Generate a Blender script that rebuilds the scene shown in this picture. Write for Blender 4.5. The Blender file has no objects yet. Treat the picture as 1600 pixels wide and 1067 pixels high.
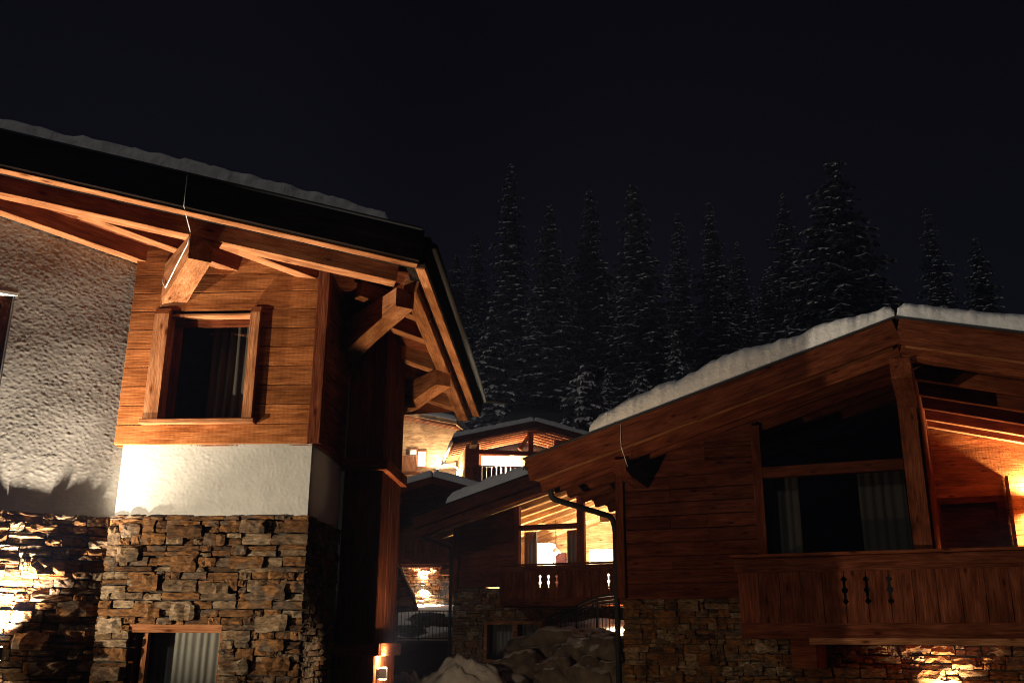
import bpy, bmesh, math, random
from mathutils import Vector, Matrix, noise

random.seed(11)
C = bpy.context.scene.collection
scene = bpy.context.scene

# ------------------------------------------------------------------ camera
FPX, TH, ROLL = 1520.0, math.atan(470 / 1520.0), math.radians(0.35)
FWD = Vector((0, math.cos(TH), math.sin(TH)))
UP0 = Vector((0, -math.sin(TH), math.cos(TH)))
RT0 = Vector((1, 0, 0))
RT = RT0 * math.cos(ROLL) + UP0 * math.sin(ROLL)
UP = UP0 * math.cos(ROLL) - RT0 * math.sin(ROLL)
cam_d = bpy.data.cameras.new('camera')
cam = bpy.data.objects.new('camera', cam_d)
C.objects.link(cam)
cam.matrix_world = Matrix(((RT.x, UP.x, -FWD.x, 0), (RT.y, UP.y, -FWD.y, 0), (RT.z, UP.z, -FWD.z, 0), (0, 0, 0, 1)))
cam_d.sensor_width = 36
cam_d.lens = 36 * FPX / 1600
cam_d.clip_end = 2000
scene.camera = cam

# ------------------------------------------------------------------ night sky, added fill sun, exposure
W = bpy.data.worlds.new('World')
scene.world = W
W.use_nodes = True
bg = W.node_tree.nodes['Background']
wn_, wl_ = W.node_tree.nodes.new, W.node_tree.links.new
wtc, wsp = wn_('ShaderNodeTexCoord'), wn_('ShaderNodeSeparateXYZ')
wno = wn_('ShaderNodeTexNoise')                      # thin cloud lit from the village below
wno.inputs['Scale'].default_value = 1.6
wno.inputs['Detail'].default_value = 5
wl_(wtc.outputs['Generated'], wno.inputs['Vector'])
wl_(wtc.outputs['Generated'], wsp.inputs[0])
wma = wn_('ShaderNodeMath')
wma.operation = 'MULTIPLY_ADD'
wma.inputs[1].default_value = 0.25
wl_(wno.outputs['Fac'], wma.inputs[0])
wl_(wsp.outputs['Z'], wma.inputs[2])
wra = wn_('ShaderNodeValToRGB')
wra.color_ramp.elements[0].position, wra.color_ramp.elements[0].color = 0.12, (0.0026, 0.0025, 0.0042, 1)
wra.color_ramp.elements[1].position, wra.color_ramp.elements[1].color = 0.72, (0.0012, 0.0009, 0.0021, 1)
wl_(wma.outputs[0], wra.inputs[0])
wl_(wra.outputs[0], bg.inputs['Color'])
bg.inputs['Strength'].default_value = 1.0
sun_d = bpy.data.lights.new('night_fill', 'SUN')  # dim sun lamp added as village glow on trees and snow
sun_d.energy = 0.27
sun_d.angle = math.radians(3)
sun_d.color = (1.0, 0.93, 0.84)
sun = bpy.data.objects.new('night_fill', sun_d)
C.objects.link(sun)
sun.rotation_euler = Vector((-0.66, -0.58, 0.40)).to_track_quat('Z', 'Y').to_euler()
vs = scene.view_settings
vs.view_transform = 'Standard'
vs.look = 'None'
vs.exposure = 0.0
vs.gamma = 1.0
vs.use_curve_mapping = False
scene.render.engine = 'CYCLES'
cy = scene.cycles
cy.use_denoising = True
cy.filter_width = 1.1
cy.max_bounces = 6
cy.diffuse_bounces = 2
cy.glossy_bounces = 3
cy.transparent_max_bounces = 10
cy.sample_clamp_indirect = 4.0
cy.caustics_reflective = False
cy.caustics_refractive = False

GROUND = -2.0


# ------------------------------------------------------------------ measuring helpers
def ray(x, y):
    return FWD + RT * ((x - 800) / FPX) + UP * ((533.5 - y) / FPX)


def at(x, y, depth):
    d = ray(x, y)
    return d * (depth / d.y)


class Frame:
    """local axes of a building: u along its front, v into it, z up from eye level"""

    def __init__(s, az, q, depth, base=GROUND):
        a = math.radians(az)
        s.az = a
        s.v = Vector((math.sin(a), math.cos(a), 0))
        s.u = Vector((math.cos(a), -math.sin(a), 0))
        c = at(q[0], q[1], depth)
        s.c = Vector((c.x, c.y, 0))
        s.base = base

    def loc(s, p):
        d = p - s.c
        return Vector((d.dot(s.u), d.dot(s.v), p.z))

    def plane(s, q, p0, n):
        """p0, n in local coordinates"""
        P = s.c + s.u * p0[0] + s.v * p0[1]
        N = s.u * n[0] + s.v * n[1]
        d = ray(*q)
        return s.loc(d * (P.dot(N) / d.dot(N)))

    def V(s, x, y, v=0.0):
        return s.plane((x, y), (0, v), (0, 1))

    def U(s, x, y, u=0.0):
        return s.plane((x, y), (u, 0), (1, 0))

    def world(s, p):
        return s.c + s.u * p[0] + s.v * p[1] + Vector((0, 0, p[2]))


# ------------------------------------------------------------------ object helpers
def tag(o, label=None, cat=None, group=None, kind=None):
    if label: o['label'] = label
    if cat: o['category'] = cat
    if group: o['group'] = group
    if kind: o['kind'] = kind
    return o


def root(name, fr, label, cat, group=None):
    o = bpy.data.objects.new(name, None)
    C.objects.link(o)
    o.location = (fr.c.x, fr.c.y, fr.base)
    o.rotation_euler = (0, 0, -fr.az)
    o.empty_display_size = 0.3
    tag(o, label, cat, group)
    o['lift'] = -fr.base
    return o


def link(name, me, mat=None, parent=None, mtx=None):
    o = bpy.data.objects.new(name, me)
    C.objects.link(o)
    if mat is not None and len(me.materials) == 0:
        me.materials.append(mat)
    m = mtx if mtx is not None else Matrix.Identity(4)
    if parent is not None:
        o.parent = parent
        if 'lift' in parent.keys():
            m = Matrix.Translation((0, 0, parent['lift'])) @ m
    o.matrix_basis = m
    return o


def mesh(verts, faces, smooth=False):
    me = bpy.data.meshes.new('m')
    me.from_pydata([tuple(v) for v in verts], [], faces)
    me.update()
    if smooth:
        me.polygons.foreach_set('use_smooth', [True] * len(me.polygons))
    return me


def box_mesh(L, w, h, bev=0.006):
    bm = bmesh.new()
    bmesh.ops.create_cube(bm, size=1.0, matrix=Matrix.Diagonal((L, w, h, 1)))
    if bev:
        bmesh.ops.bevel(bm, geom=bm.edges[:], offset=min(bev, 0.3 * min(L, w, h)), segments=1, affect='EDGES')
    me = bpy.data.meshes.new('m')
    bm.to_mesh(me)
    bm.free()
    return me


def basis(x, up, pos):
    x = x.normalized()
    y = up.cross(x).normalized()
    z = x.cross(y)
    return Matrix(((x.x, y.x, z.x, pos.x), (x.y, y.y, z.y, pos.y), (x.z, y.z, z.z, pos.z), (0, 0, 0, 1)))


ZUP = Vector((0, 0, 1))


def beam(name, parent, p0, p1, w, h, mat, up=ZUP, bev=0.006):
    """a timber from p0 to p1 (centre line), w across, h along up; its grain runs along its own x axis"""
    p0, p1 = Vector(p0), Vector(p1)
    d = p1 - p0
    return link(name, box_mesh(d.length, w, h, bev), mat, parent, basis(d, Vector(up), (p0 + p1) / 2))


def prism(foot, zb, zt):
    """footprint [(u,v)] with bottom and top heights given as numbers or functions of (u,v)"""
    n = len(foot)
    fb = zb if callable(zb) else (lambda a, b: zb)
    ft = zt if callable(zt) else (lambda a, b: zt)
    vs_ = [(a, b, fb(a, b)) for a, b in foot] + [(a, b, ft(a, b)) for a, b in foot]
    area = sum(foot[i][0] * foot[(i + 1) % n][1] - foot[(i + 1) % n][0] * foot[i][1] for i in range(n))
    fs = [tuple(range(n - 1, -1, -1)), tuple(range(n, 2 * n))] + [(i, (i + 1) % n, n + (i + 1) % n, n + i) for i in range(n)]
    if area < 0:
        fs = [f[::-1] for f in fs]
    return mesh(vs_, fs)


def block(u0, u1, v0, v1, z0, z1):
    return prism([(u0, v0), (u1, v0), (u1, v1), (u0, v1)], z0, z1)


def profile(pts, half):
    """polygon pts [(x,z)] in the local xz plane, extruded to y = +-half"""
    n = len(pts)
    vs_ = [(x, -half, z) for x, z in pts] + [(x, half, z) for x, z in pts]
    area = sum(pts[i][0] * pts[(i + 1) % n][1] - pts[(i + 1) % n][0] * pts[i][1] for i in range(n))
    fs = [tuple(range(n)), tuple(range(2 * n - 1, n - 1, -1))] + [(i, n + i, n + (i + 1) % n, (i + 1) % n) for i in range(n)]
    if area < 0:
        fs = [f[::-1] for f in fs]
    return mesh(vs_, fs)


def tube(pts, r, n=8):
    pts = [Vector(p) for p in pts]
    vs_, fs = [], []
    for i, p in enumerate(pts):
        d = (pts[min(i + 1, len(pts) - 1)] - pts[max(i - 1, 0)]).normalized()
        a = d.cross(Vector((0.3, 0.2, 1)) if abs(d.z) < 0.9 else Vector((1, 0, 0))).normalized()
        b = d.cross(a)
        for k in range(n):
            t = 2 * math.pi * k / n
            vs_.append(p + (a * math.cos(t) + b * math.sin(t)) * r)
    for i in range(len(pts) - 1):
        for k in range(n):
            fs.append((i * n + k, i * n + (k + 1) % n, (i + 1) * n + (k + 1) % n, (i + 1) * n + k))
    fs.append(tuple(range(n - 1, -1, -1)))
    fs.append(tuple(range((len(pts) - 1) * n, len(pts) * n)))
    return mesh(vs_, fs, True)


def bend(pts, k=4):
    """round the corners of a polyline"""
    pts = [Vector(p) for p in pts]
    out = [pts[0]]
    for i in range(1, len(pts) - 1):
        a, b, c = pts[i - 1], pts[i], pts[i + 1]
        r = min((a - b).length, (c - b).length) * 0.4
        r = min(r, 0.15)
        p, q = b + (a - b).normalized() * r, b + (c - b).normalized() * r
        for j in range(k + 1):
            t = j / k
            out.append(p * (1 - t) ** 2 + b * 2 * t * (1 - t) + q * t * t)
    out.append(pts[-1])
    return out


# ------------------------------------------------------------------ materials
def newmat(name):
    m = bpy.data.materials.new(name)
    m.use_nodes = True
    nt = m.node_tree
    return m, nt, nt.nodes['Principled BSDF'], nt.nodes.new, nt.links.new


def ramp(N, stops):
    r = N('ShaderNodeValToRGB')
    e = r.color_ramp.elements
    e[0].position, e[0].color = stops[0][0], (*stops[0][1], 1)
    e[1].position, e[1].color = stops[-1][0], (*stops[-1][1], 1)
    for p, c in stops[1:-1]:
        x = e.new(p)
        x.color = (*c, 1)
    return r


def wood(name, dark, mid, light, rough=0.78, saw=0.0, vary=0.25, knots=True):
    m, nt, bs, N, Lk = newmat(name)
    tc, oi = N('ShaderNodeTexCoord'), N('ShaderNodeObjectInfo')
    cv = N('ShaderNodeVectorMath'); cv.operation = 'MULTIPLY_ADD'
    cx = N('ShaderNodeCombineXYZ')
    for i, k in enumerate((91.0, 37.0, 53.0)):
        mm = N('ShaderNodeMath'); mm.operation = 'MULTIPLY'; mm.inputs[1].default_value = k
        Lk(oi.outputs['Random'], mm.inputs[0]); Lk(mm.outputs[0], cx.inputs[i])
    cv.inputs[1].default_value = (1, 1, 1)
    Lk(tc.outputs['Object'], cv.inputs[0]); Lk(cx.outputs[0], cv.inputs[2])
    mp = N('ShaderNodeMapping'); mp.inputs['Scale'].default_value = (0.9, 11, 11)
    Lk(cv.outputs[0], mp.inputs[0])
    n1 = N('ShaderNodeTexNoise'); n1.inputs['Scale'].default_value = 1.6; n1.inputs['Detail'].default_value = 6
    n1.inputs['Distortion'].default_value = 1.1
    Lk(mp.outputs[0], n1.inputs['Vector'])
    r1 = ramp(N, [(0.28, dark), (0.5, mid), (0.72, light)])
    Lk(n1.outputs['Fac'], r1.inputs[0])
    col = r1.outputs[0]
    # fine fibre
    mp2 = N('ShaderNodeMapping'); mp2.inputs['Scale'].default_value = (4, 130, 130)
    Lk(cv.outputs[0], mp2.inputs[0])
    n2 = N('ShaderNodeTexNoise'); n2.inputs['Scale'].default_value = 1.0; n2.inputs['Detail'].default_value = 3
    Lk(mp2.outputs[0], n2.inputs['Vector'])
    mx = N('ShaderNodeMix'); mx.data_type = 'RGBA'; mx.blend_type = 'MULTIPLY'; mx.inputs[0].default_value = 0.8
    rr = ramp(N, [(0.32, (0.42, 0.36, 0.32)), (0.62, (1.12, 1.12, 1.12))])
    Lk(n2.outputs['Fac'], rr.inputs[0]); Lk(col, mx.inputs[6]); Lk(rr.outputs[0], mx.inputs[7])
    col = mx.outputs[2]
    # weather stains
    n4 = N('ShaderNodeTexNoise'); n4.inputs['Scale'].default_value = 2.2; n4.inputs['Detail'].default_value = 5
    mp4 = N('ShaderNodeMapping'); mp4.inputs['Scale'].default_value = (0.8, 2.2, 2.2)
    Lk(cv.outputs[0], mp4.inputs[0]); Lk(mp4.outputs[0], n4.inputs['Vector'])
    r4 = ramp(N, [(0.36, (0.5, 0.43, 0.38)), (0.6, (1.05, 1.05, 1.05))])
    Lk(n4.outputs['Fac'], r4.inputs[0])
    m4 = N('ShaderNodeMix'); m4.data_type = 'RGBA'; m4.blend_type = 'MULTIPLY'; m4.inputs[0].default_value = 0.7
    Lk(col, m4.inputs[6]); Lk(r4.outputs[0], m4.inputs[7]); col = m4.outputs[2]
    if knots:
        mp3 = N('ShaderNodeMapping'); mp3.inputs['Scale'].default_value = (2.0, 5.5, 5.5)
        Lk(cv.outputs[0], mp3.inputs[0])
        vo = N('ShaderNodeTexVoronoi'); vo.inputs['Scale'].default_value = 1.0
        Lk(mp3.outputs[0], vo.inputs['Vector'])
        kr = ramp(N, [(0.06, (0.16, 0.10, 0.07)), (0.13, (0.75, 0.66, 0.6)), (0.2, (1, 1, 1))])
        Lk(vo.outputs['Distance'], kr.inputs[0])
        m3 = N('ShaderNodeMix'); m3.data_type = 'RGBA'; m3.blend_type = 'MULTIPLY'; m3.inputs[0].default_value = 0.85
        Lk(col, m3.inputs[6]); Lk(kr.outputs[0], m3.inputs[7]); col = m3.outputs[2]
    hs = N('ShaderNodeHueSaturation')
    mr = N('ShaderNodeMapRange'); mr.inputs['To Min'].default_value = 1 - vary; mr.inputs['To Max'].default_value = 1 + vary
    Lk(oi.outputs['Random'], mr.inputs['Value']); Lk(mr.outputs[0], hs.inputs['Value']); Lk(col, hs.inputs['Color'])
    Lk(hs.outputs[0], bs.inputs['Base Color'])
    bs.inputs['Roughness'].default_value = rough
    bs.inputs['Specular IOR Level'].default_value = 0.0
    bp = N('ShaderNodeBump'); bp.inputs['Strength'].default_value = 0.7; bp.inputs['Distance'].default_value = 0.008
    hsrc = n2.outputs['Fac']
    if saw:
        wv = N('ShaderNodeTexWave'); wv.bands_direction = 'X'; wv.inputs['Scale'].default_value = saw
        wv.inputs['Distortion'].default_value = 3.0; wv.inputs['Detail'].default_value = 2
        wv.inputs['Detail Scale'].default_value = 2.0
        Lk(cv.outputs[0], wv.inputs['Vector'])
        ad = N('ShaderNodeMath'); ad.operation = 'MULTIPLY_ADD'; ad.inputs[1].default_value = 0.14
        Lk(wv.outputs['Fac'], ad.inputs[0]); Lk(n2.outputs['Fac'], ad.inputs[2]); hsrc = ad.outputs[0]
    Lk(hsrc, bp.inputs['Height']); Lk(bp.outputs[0], bs.inputs['Normal'])
    return m


def stone_mat(name, cols, bump=0.9):
    m, nt, bs, N, Lk = newmat(name)
    oi, ge = N('ShaderNodeObjectInfo'), N('ShaderNodeNewGeometry')
    n0 = N('ShaderNodeTexNoise'); n0.inputs['Scale'].default_value = 3.2; n0.inputs['Detail'].default_value = 2
    Lk(ge.outputs['Position'], n0.inputs['Vector'])
    rnd = N('ShaderNodeMath'); rnd.operation = 'MULTIPLY_ADD'; rnd.inputs[1].default_value = 0.82
    sc = N('ShaderNodeMath'); sc.operation = 'MULTIPLY_ADD'; sc.inputs[1].default_value = 0.9; sc.inputs[2].default_value = -0.36
    Lk(n0.outputs['Fac'], sc.inputs[0])
    ri = N('ShaderNodeMath'); ri.operation = 'ADD'
    Lk(oi.outputs['Random'], ri.inputs[0]); Lk(ge.outputs['Random Per Island'], ri.inputs[1])
    fr_ = N('ShaderNodeMath'); fr_.operation = 'FRACT'
    m7 = N('ShaderNodeMath'); m7.operation = 'MULTIPLY'; m7.inputs[1].default_value = 7.31
    Lk(ri.outputs[0], m7.inputs[0]); Lk(m7.outputs[0], fr_.inputs[0])
    Lk(fr_.outputs[0], rnd.inputs[0]); Lk(sc.outputs[0], rnd.inputs[2])
    r = ramp(N, cols)
    Lk(rnd.outputs[0], r.inputs[0])
    n1 = N('ShaderNodeTexNoise'); n1.inputs['Scale'].default_value = 17; n1.inputs['Detail'].default_value = 9
    n1.inputs['Roughness'].default_value = 0.65
    mp = N('ShaderNodeMapping'); mp.inputs['Scale'].default_value = (0.6, 0.6, 1.7)
    Lk(ge.outputs['Position'], mp.inputs[0]); Lk(mp.outputs[0], n1.inputs['Vector'])
    rr = ramp(N, [(0.34, (0.22, 0.2, 0.18)), (0.66, (1.5, 1.46, 1.4))])
    Lk(n1.outputs['Fac'], rr.inputs[0])
    mx = N('ShaderNodeMix'); mx.data_type = 'RGBA'; mx.blend_type = 'MULTIPLY'; mx.inputs[0].default_value = 0.9
    Lk(r.outputs[0], mx.inputs[6]); Lk(rr.outputs[0], mx.inputs[7])
    Lk(mx.outputs[2], bs.inputs['Base Color'])
    bs.inputs['Roughness'].default_value = 0.85
    bs.inputs['Specular IOR Level'].default_value = 0.12
    bp = N('ShaderNodeBump'); bp.inputs['Strength'].default_value = bump; bp.inputs['Distance'].default_value = 0.02
    Lk(n1.outputs['Fac'], bp.inputs['Height']); Lk(bp.outputs[0], bs.inputs['Normal'])
    return m


def plain(name, col, rough=0.6, metal=0.0, nscale=8.0, var=0.2, bump=0.0):
    m, nt, bs, N, Lk = newmat(name)
    ge = N('ShaderNodeNewGeometry')
    n1 = N('ShaderNodeTexNoise'); n1.inputs['Scale'].default_value = nscale; n1.inputs['Detail'].default_value = 6
    Lk(ge.outputs['Position'], n1.inputs['Vector'])
    r = ramp(N, [(0.3, tuple(c * (1 - var) for c in col)), (0.7, tuple(min(1, c * (1 + var)) for c in col))])
    Lk(n1.outputs['Fac'], r.inputs[0]); Lk(r.outputs[0], bs.inputs['Base Color'])
    bs.inputs['Roughness'].default_value = rough
    bs.inputs['Metallic'].default_value = metal
    if rough > 0.85: bs.inputs['Specular IOR Level'].default_value = 0.08
    if bump:
        bp = N('ShaderNodeBump'); bp.inputs['Strength'].default_value = bump; bp.inputs['Distance'].default_value = 0.02
        Lk(n1.outputs['Fac'], bp.inputs['Height']); Lk(bp.outputs[0], bs.inputs['Normal'])
    return m


def snow_mat():
    m, nt, bs, N, Lk = newmat('snow')
    ge = N('ShaderNodeNewGeometry')
    n1 = N('ShaderNodeTexNoise'); n1.inputs['Scale'].default_value = 5; n1.inputs['Detail'].default_value = 9
    n1.inputs['Roughness'].default_value = 0.6
    Lk(ge.outputs['Position'], n1.inputs['Vector'])
    r = ramp(N, [(0.3, (0.7, 0.7, 0.7)), (0.7, (0.86, 0.86, 0.86))])
    Lk(n1.outputs['Fac'], r.inputs[0]); Lk(r.outputs[0], bs.inputs['Base Color'])
    bs.inputs['Roughness'].default_value = 0.75
    bs.inputs['Specular IOR Level'].default_value = 0.2
    bp = N('ShaderNodeBump'); bp.inputs['Strength'].default_value = 0.7; bp.inputs['Distance'].default_value = 0.05
    Lk(n1.outputs['Fac'], bp.inputs['Height']); Lk(bp.outputs[0], bs.inputs['Normal'])
    return m


def rock_snow(name, rock, lo, hi):
    """rock with snow lying on its upward faces"""
    m, nt, bs, N, Lk = newmat(name)
    ge = N('ShaderNodeNewGeometry')
    sp = N('ShaderNodeSeparateXYZ'); Lk(ge.outputs['Normal'], sp.inputs[0])
    n1 = N('ShaderNodeTexNoise'); n1.inputs['Scale'].default_value = 3.5; n1.inputs['Detail'].default_value = 8
    Lk(ge.outputs['Position'], n1.inputs['Vector'])
    ad = N('ShaderNodeMath'); ad.operation = 'MULTIPLY_ADD'; ad.inputs[1].default_value = 0.7
    Lk(n1.outputs['Fac'], ad.inputs[0]); Lk(sp.outputs['Z'], ad.inputs[2])
    mr = N('ShaderNodeMapRange'); mr.inputs['From Min'].default_value = lo; mr.inputs['From Max'].default_value = hi
    Lk(ad.outputs[0], mr.inputs['Value'])
    r = ramp(N, [(0.3, tuple(c * 0.5 for c in rock)), (0.7, tuple(c * 1.4 for c in rock))])
    Lk(n1.outputs['Fac'], r.inputs[0])
    mx = N('ShaderNodeMix'); mx.data_type = 'RGBA'; mx.inputs[7].default_value = (0.78, 0.78, 0.78, 1)
    Lk(mr.outputs[0], mx.inputs[0]); Lk(r.outputs[0], mx.inputs[6]); Lk(mx.outputs[2], bs.inputs['Base Color'])
    bs.inputs['Roughness'].default_value = 0.85
    bp = N('ShaderNodeBump'); bp.inputs['Strength'].default_value = 0.8; bp.inputs['Distance'].default_value = 0.06
    Lk(n1.outputs['Fac'], bp.inputs['Height']); Lk(bp.outputs[0], bs.inputs['Normal'])
    return m


def glass_mat():
    m = bpy.data.materials.new('window_glass')
    m.use_nodes = True
    nt = m.node_tree
    nt.nodes.clear()
    N, Lk = nt.nodes.new, nt.links.new
    out, mx = N('ShaderNodeOutputMaterial'), N('ShaderNodeMixShader')
    tr, gl, fr_ = N('ShaderNodeBsdfTransparent'), N('ShaderNodeBsdfGlossy'), N('ShaderNodeFresnel')
    tr.inputs['Color'].default_value = (0.86, 0.89, 0.88, 1)
    gl.inputs['Roughness'].default_value = 0.015
    ge, mr = N('ShaderNodeNewGeometry'), N('ShaderNodeMapRange')      # same reflectance from both sides of the pane
    mr.inputs['To Min'].default_value = 1.75
    mr.inputs['To Max'].default_value = 1 / 1.75
    Lk(ge.outputs['Backfacing'], mr.inputs['Value'])
    Lk(mr.outputs[0], fr_.inputs['IOR'])
    Lk(fr_.outputs[0], mx.inputs[0]); Lk(tr.outputs[0], mx.inputs[1]); Lk(gl.outputs[0], mx.inputs[2])
    Lk(mx.outputs[0], out.inputs[0])
    return m


def cloth_mat(name, col):
    m, nt, bs, N, Lk = newmat(name)
    tc = N('ShaderNodeTexCoord')
    wv = N('ShaderNodeTexNoise'); wv.inputs['Scale'].default_value = 90
    mp = N('ShaderNodeMapping'); mp.inputs['Scale'].default_value = (1, 1, 0.1)
    Lk(tc.outputs['Object'], mp.inputs[0]); Lk(mp.outputs[0], wv.inputs['Vector'])
    r = ramp(N, [(0.3, tuple(c * 0.8 for c in col)), (0.7, col)])
    Lk(wv.outputs['Fac'], r.inputs[0]); Lk(r.outputs[0], bs.inputs['Base Color'])
    bs.inputs['Roughness'].default_value = 0.9
    bs.inputs['Specular IOR Level'].default_value = 0.1
    return m


def emit(name, col, st):
    m, nt, bs, N, Lk = newmat(name)
    bs.inputs['Base Color'].default_value = (*col, 1)
    bs.inputs['Emission Color'].default_value = (*col, 1)
    bs.inputs['Emission Strength'].default_value = st
    return m


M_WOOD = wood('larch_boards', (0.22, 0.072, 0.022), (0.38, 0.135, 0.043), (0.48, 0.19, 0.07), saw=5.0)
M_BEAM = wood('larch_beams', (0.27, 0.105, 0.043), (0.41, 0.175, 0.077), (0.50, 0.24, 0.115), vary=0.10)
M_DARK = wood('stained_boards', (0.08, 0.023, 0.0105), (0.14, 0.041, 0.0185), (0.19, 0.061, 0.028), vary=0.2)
M_DBEAM = wood('stained_beams', (0.10, 0.028, 0.012), (0.165, 0.048, 0.02), (0.225, 0.07, 0.031), vary=0.15)
M_FASC = wood('dark_fascia', (0.012, 0.009, 0.008), (0.02, 0.014, 0.012), (0.03, 0.021, 0.017), vary=0.1, knots=False)  # near-black boards; also colours the gap strips that paint in shade
M_INT = wood('pale_pine', (0.46, 0.26, 0.11), (0.62, 0.38, 0.18), (0.72, 0.48, 0.25), vary=0.12)
STONE_COLS = [(0.0, (0.055, 0.032, 0.018)), (0.22, (0.13, 0.062, 0.024)), (0.42, (0.21, 0.098, 0.034)), (0.55, (0.09, 0.066, 0.048)), (0.7, (0.16, 0.10, 0.052)), (0.88, (0.27, 0.20, 0.13)), (1.0, (0.11, 0.058, 0.028))]
M_STONE = stone_mat('ledge_stone', STONE_COLS)
M_MORTAR = plain('dark_mortar', (0.05, 0.042, 0.035), 0.9, bump=0.5)  # even dark mortar colour for joints and plain wall bodies
M_PLASTER = plain('white_render', (0.47, 0.45, 0.405), 0.9, nscale=6, var=0.07)
M_ROUGHCAST = plain('grey_roughcast', (0.37, 0.35, 0.32), 0.95, nscale=3, var=0.14)
M_PLASTER_FINE = plain('white_render_smooth', (0.72, 0.70, 0.66), 0.9, nscale=5, var=0.05)
M_SNOW = snow_mat()
M_ROCK = rock_snow('snowy_boulder', (0.24, 0.20, 0.155), 1.05, 1.2)
M_GLASS = glass_mat()
M_CURT = cloth_mat('grey_curtain', (0.30, 0.27, 0.23))
M_CURT3 = cloth_mat('dark_curtain', (0.10, 0.085, 0.07))
M_CURT2 = cloth_mat('pale_curtain', (0.55, 0.48, 0.40))
M_METAL = plain('black_metal', (0.02, 0.02, 0.022), 0.75, 0.2)
M_CABLE = plain('white_cable', (0.7, 0.7, 0.68), 0.5)
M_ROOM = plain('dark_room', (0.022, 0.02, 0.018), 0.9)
M_WHITE = plain('white_paint', (0.75, 0.74, 0.70), 0.7, var=0.05)
M_CREAM = plain('cream_paint', (0.42, 0.34, 0.25), 0.8, var=0.05)
M_TRUNK = plain('spruce_bark', (0.07, 0.05, 0.035), 0.9, nscale=12, var=0.4)
M_NEEDLE = plain('spruce_needles', (0.065, 0.078, 0.068), 0.8, nscale=2.5, var=0.45)
M_LENS = emit('lamp_lens', (1.0, 0.72, 0.42), 30)

WARM = (1.0, 0.70, 0.40)
WARMW = (1.0, 0.84, 0.64)


def lamp_light(name, parent, p, power, col=WARM, r=0.03, spot=None, aim=None, blend=0.4):
    d = bpy.data.lights.new(name, 'SPOT' if spot else 'POINT')
    d.energy = power
    d.color = col
    d.shadow_soft_size = r
    if spot:
        d.spot_size = math.radians(spot)
        d.spot_blend = blend
    o = bpy.data.objects.new(name, d)
    C.objects.link(o)
    o.parent = parent
    m = Matrix.Translation(Vector(p) + Vector((0, 0, parent['lift'])))
    if spot:
        m = m @ Vector(aim).to_track_quat('-Z', 'Y').to_matrix().to_4x4()
    o.matrix_basis = m
    return o


# ------------------------------------------------------------------ stones, planks, snow
def stone_lib(n, seed):
    out = []
    rg = random.Random(seed)
    for k in range(n):
        nx, nz = 6, 4
        vs_, fs = [], []
        cx, cz = rg.uniform(-0.3, 0.3), rg.uniform(-0.25, 0.25)
        tilt, roll = rg.uniform(-0.3, 0.3), rg.uniform(-0.35, 0.35)
        for j in range(nz):
            for i in range(nx):
                x, z = -0.5 + i / (nx - 1), -0.5 + j / (nz - 1)
                rim = i in (0, nx - 1) or j in (0, nz - 1)
                cor = i in (0, nx - 1) and j in (0, nz - 1)
                y = -1 + (rg.uniform(0.08, 0.3) if cor else rg.uniform(0.0, 0.2) if rim else rg.uniform(-0.14, 0.16)) + tilt * x + roll * z
                s = 0.96 if cor else 0.99
                vs_.append((x * s + (0 if rim else rg.uniform(-0.06, 0.06)) + (rg.uniform(-0.03, 0.03) if rim else 0),
                            y, z * s + (0 if rim else rg.uniform(-0.07, 0.07)) + (rg.uniform(-0.07, 0.05) if rim else 0)))
        for j in range(nz - 1):
            for i in range(nx - 1):
                a = j * nx + i
                if rg.random() < 0.5:
                    fs += [(a, a + 1, a + nx + 1), (a, a + nx + 1, a + nx)]
                else:
                    fs += [(a, a + 1, a + nx), (a + 1, a + nx + 1, a + nx)]
        rim = [i for i in range(nx)] + [j * nx + nx - 1 for j in range(1, nz)] + [(nz - 1) * nx + i for i in range(nx - 2, -1, -1)] + [j * nx for j in range(nz - 2, 0, -1)]
        b0 = len(vs_)
        for i in rim:
            vs_.append((vs_[i][0], 0.0, vs_[i][2]))
        m_ = len(rim)
        for q in range(m_):
            fs.append((rim[q], b0 + q, b0 + (q + 1) % m_, rim[(q + 1) % m_]))
        me = mesh(vs_, fs)
        out.append(me)
    return out


STONES = stone_lib(26, 5)
for me_ in STONES:
    me_.materials.append(M_STONE)


def courses(a0, a1, z0, z1, hole=None, rg=random, hmin=0.06, hmax=0.165):
    """irregular ledge-stone courses: (centre, z, width, height)"""
    cuts = [z0, z1]
    if hole:
        cuts += [z for z in (hole[2], hole[3]) if z0 < z < z1]
    cuts.sort()
    res = []
    for zb, zt in zip(cuts[:-1], cuts[1:]):
        z = zb
        while z < zt - 0.02:
            h = rg.uniform(hmin, hmax)
            if zt - (z + h) < hmin: h = zt - z
            zm = z + h / 2
            segs = [(a0, a1)]
            if hole and hole[2] < zm < hole[3]:
                segs = [(a0, hole[0]), (hole[1], a1)]
            for s0, s1 in segs:
                if s1 - s0 < 0.05: continue
                x = s0
                while x < s1 - 0.01:
                    w = rg.uniform(0.10, 0.26) if rg.random() < 0.6 else rg.uniform(0.25, 0.5)
                    if s1 - (x + w) < 0.12: w = s1 - x
                    if h > 0.12 and rg.random() < 0.5:
                        f = rg.uniform(0.38, 0.62)
                        res += [(x + w / 2, z + h * f / 2, w, h * f), (x + w / 2, z + h * (f + 1) / 2, w, h * (1 - f))]
                    else:
                        res.append((x + w / 2, zm, w, h))
                    x += w
            z += h
    res = [(x, min(z + rg.uniform(-0.010, 0.010), z1 - h * 0.5), w, h * rg.uniform(0.92, 1.06)) for x, z, w, h in res]
    return res


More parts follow.
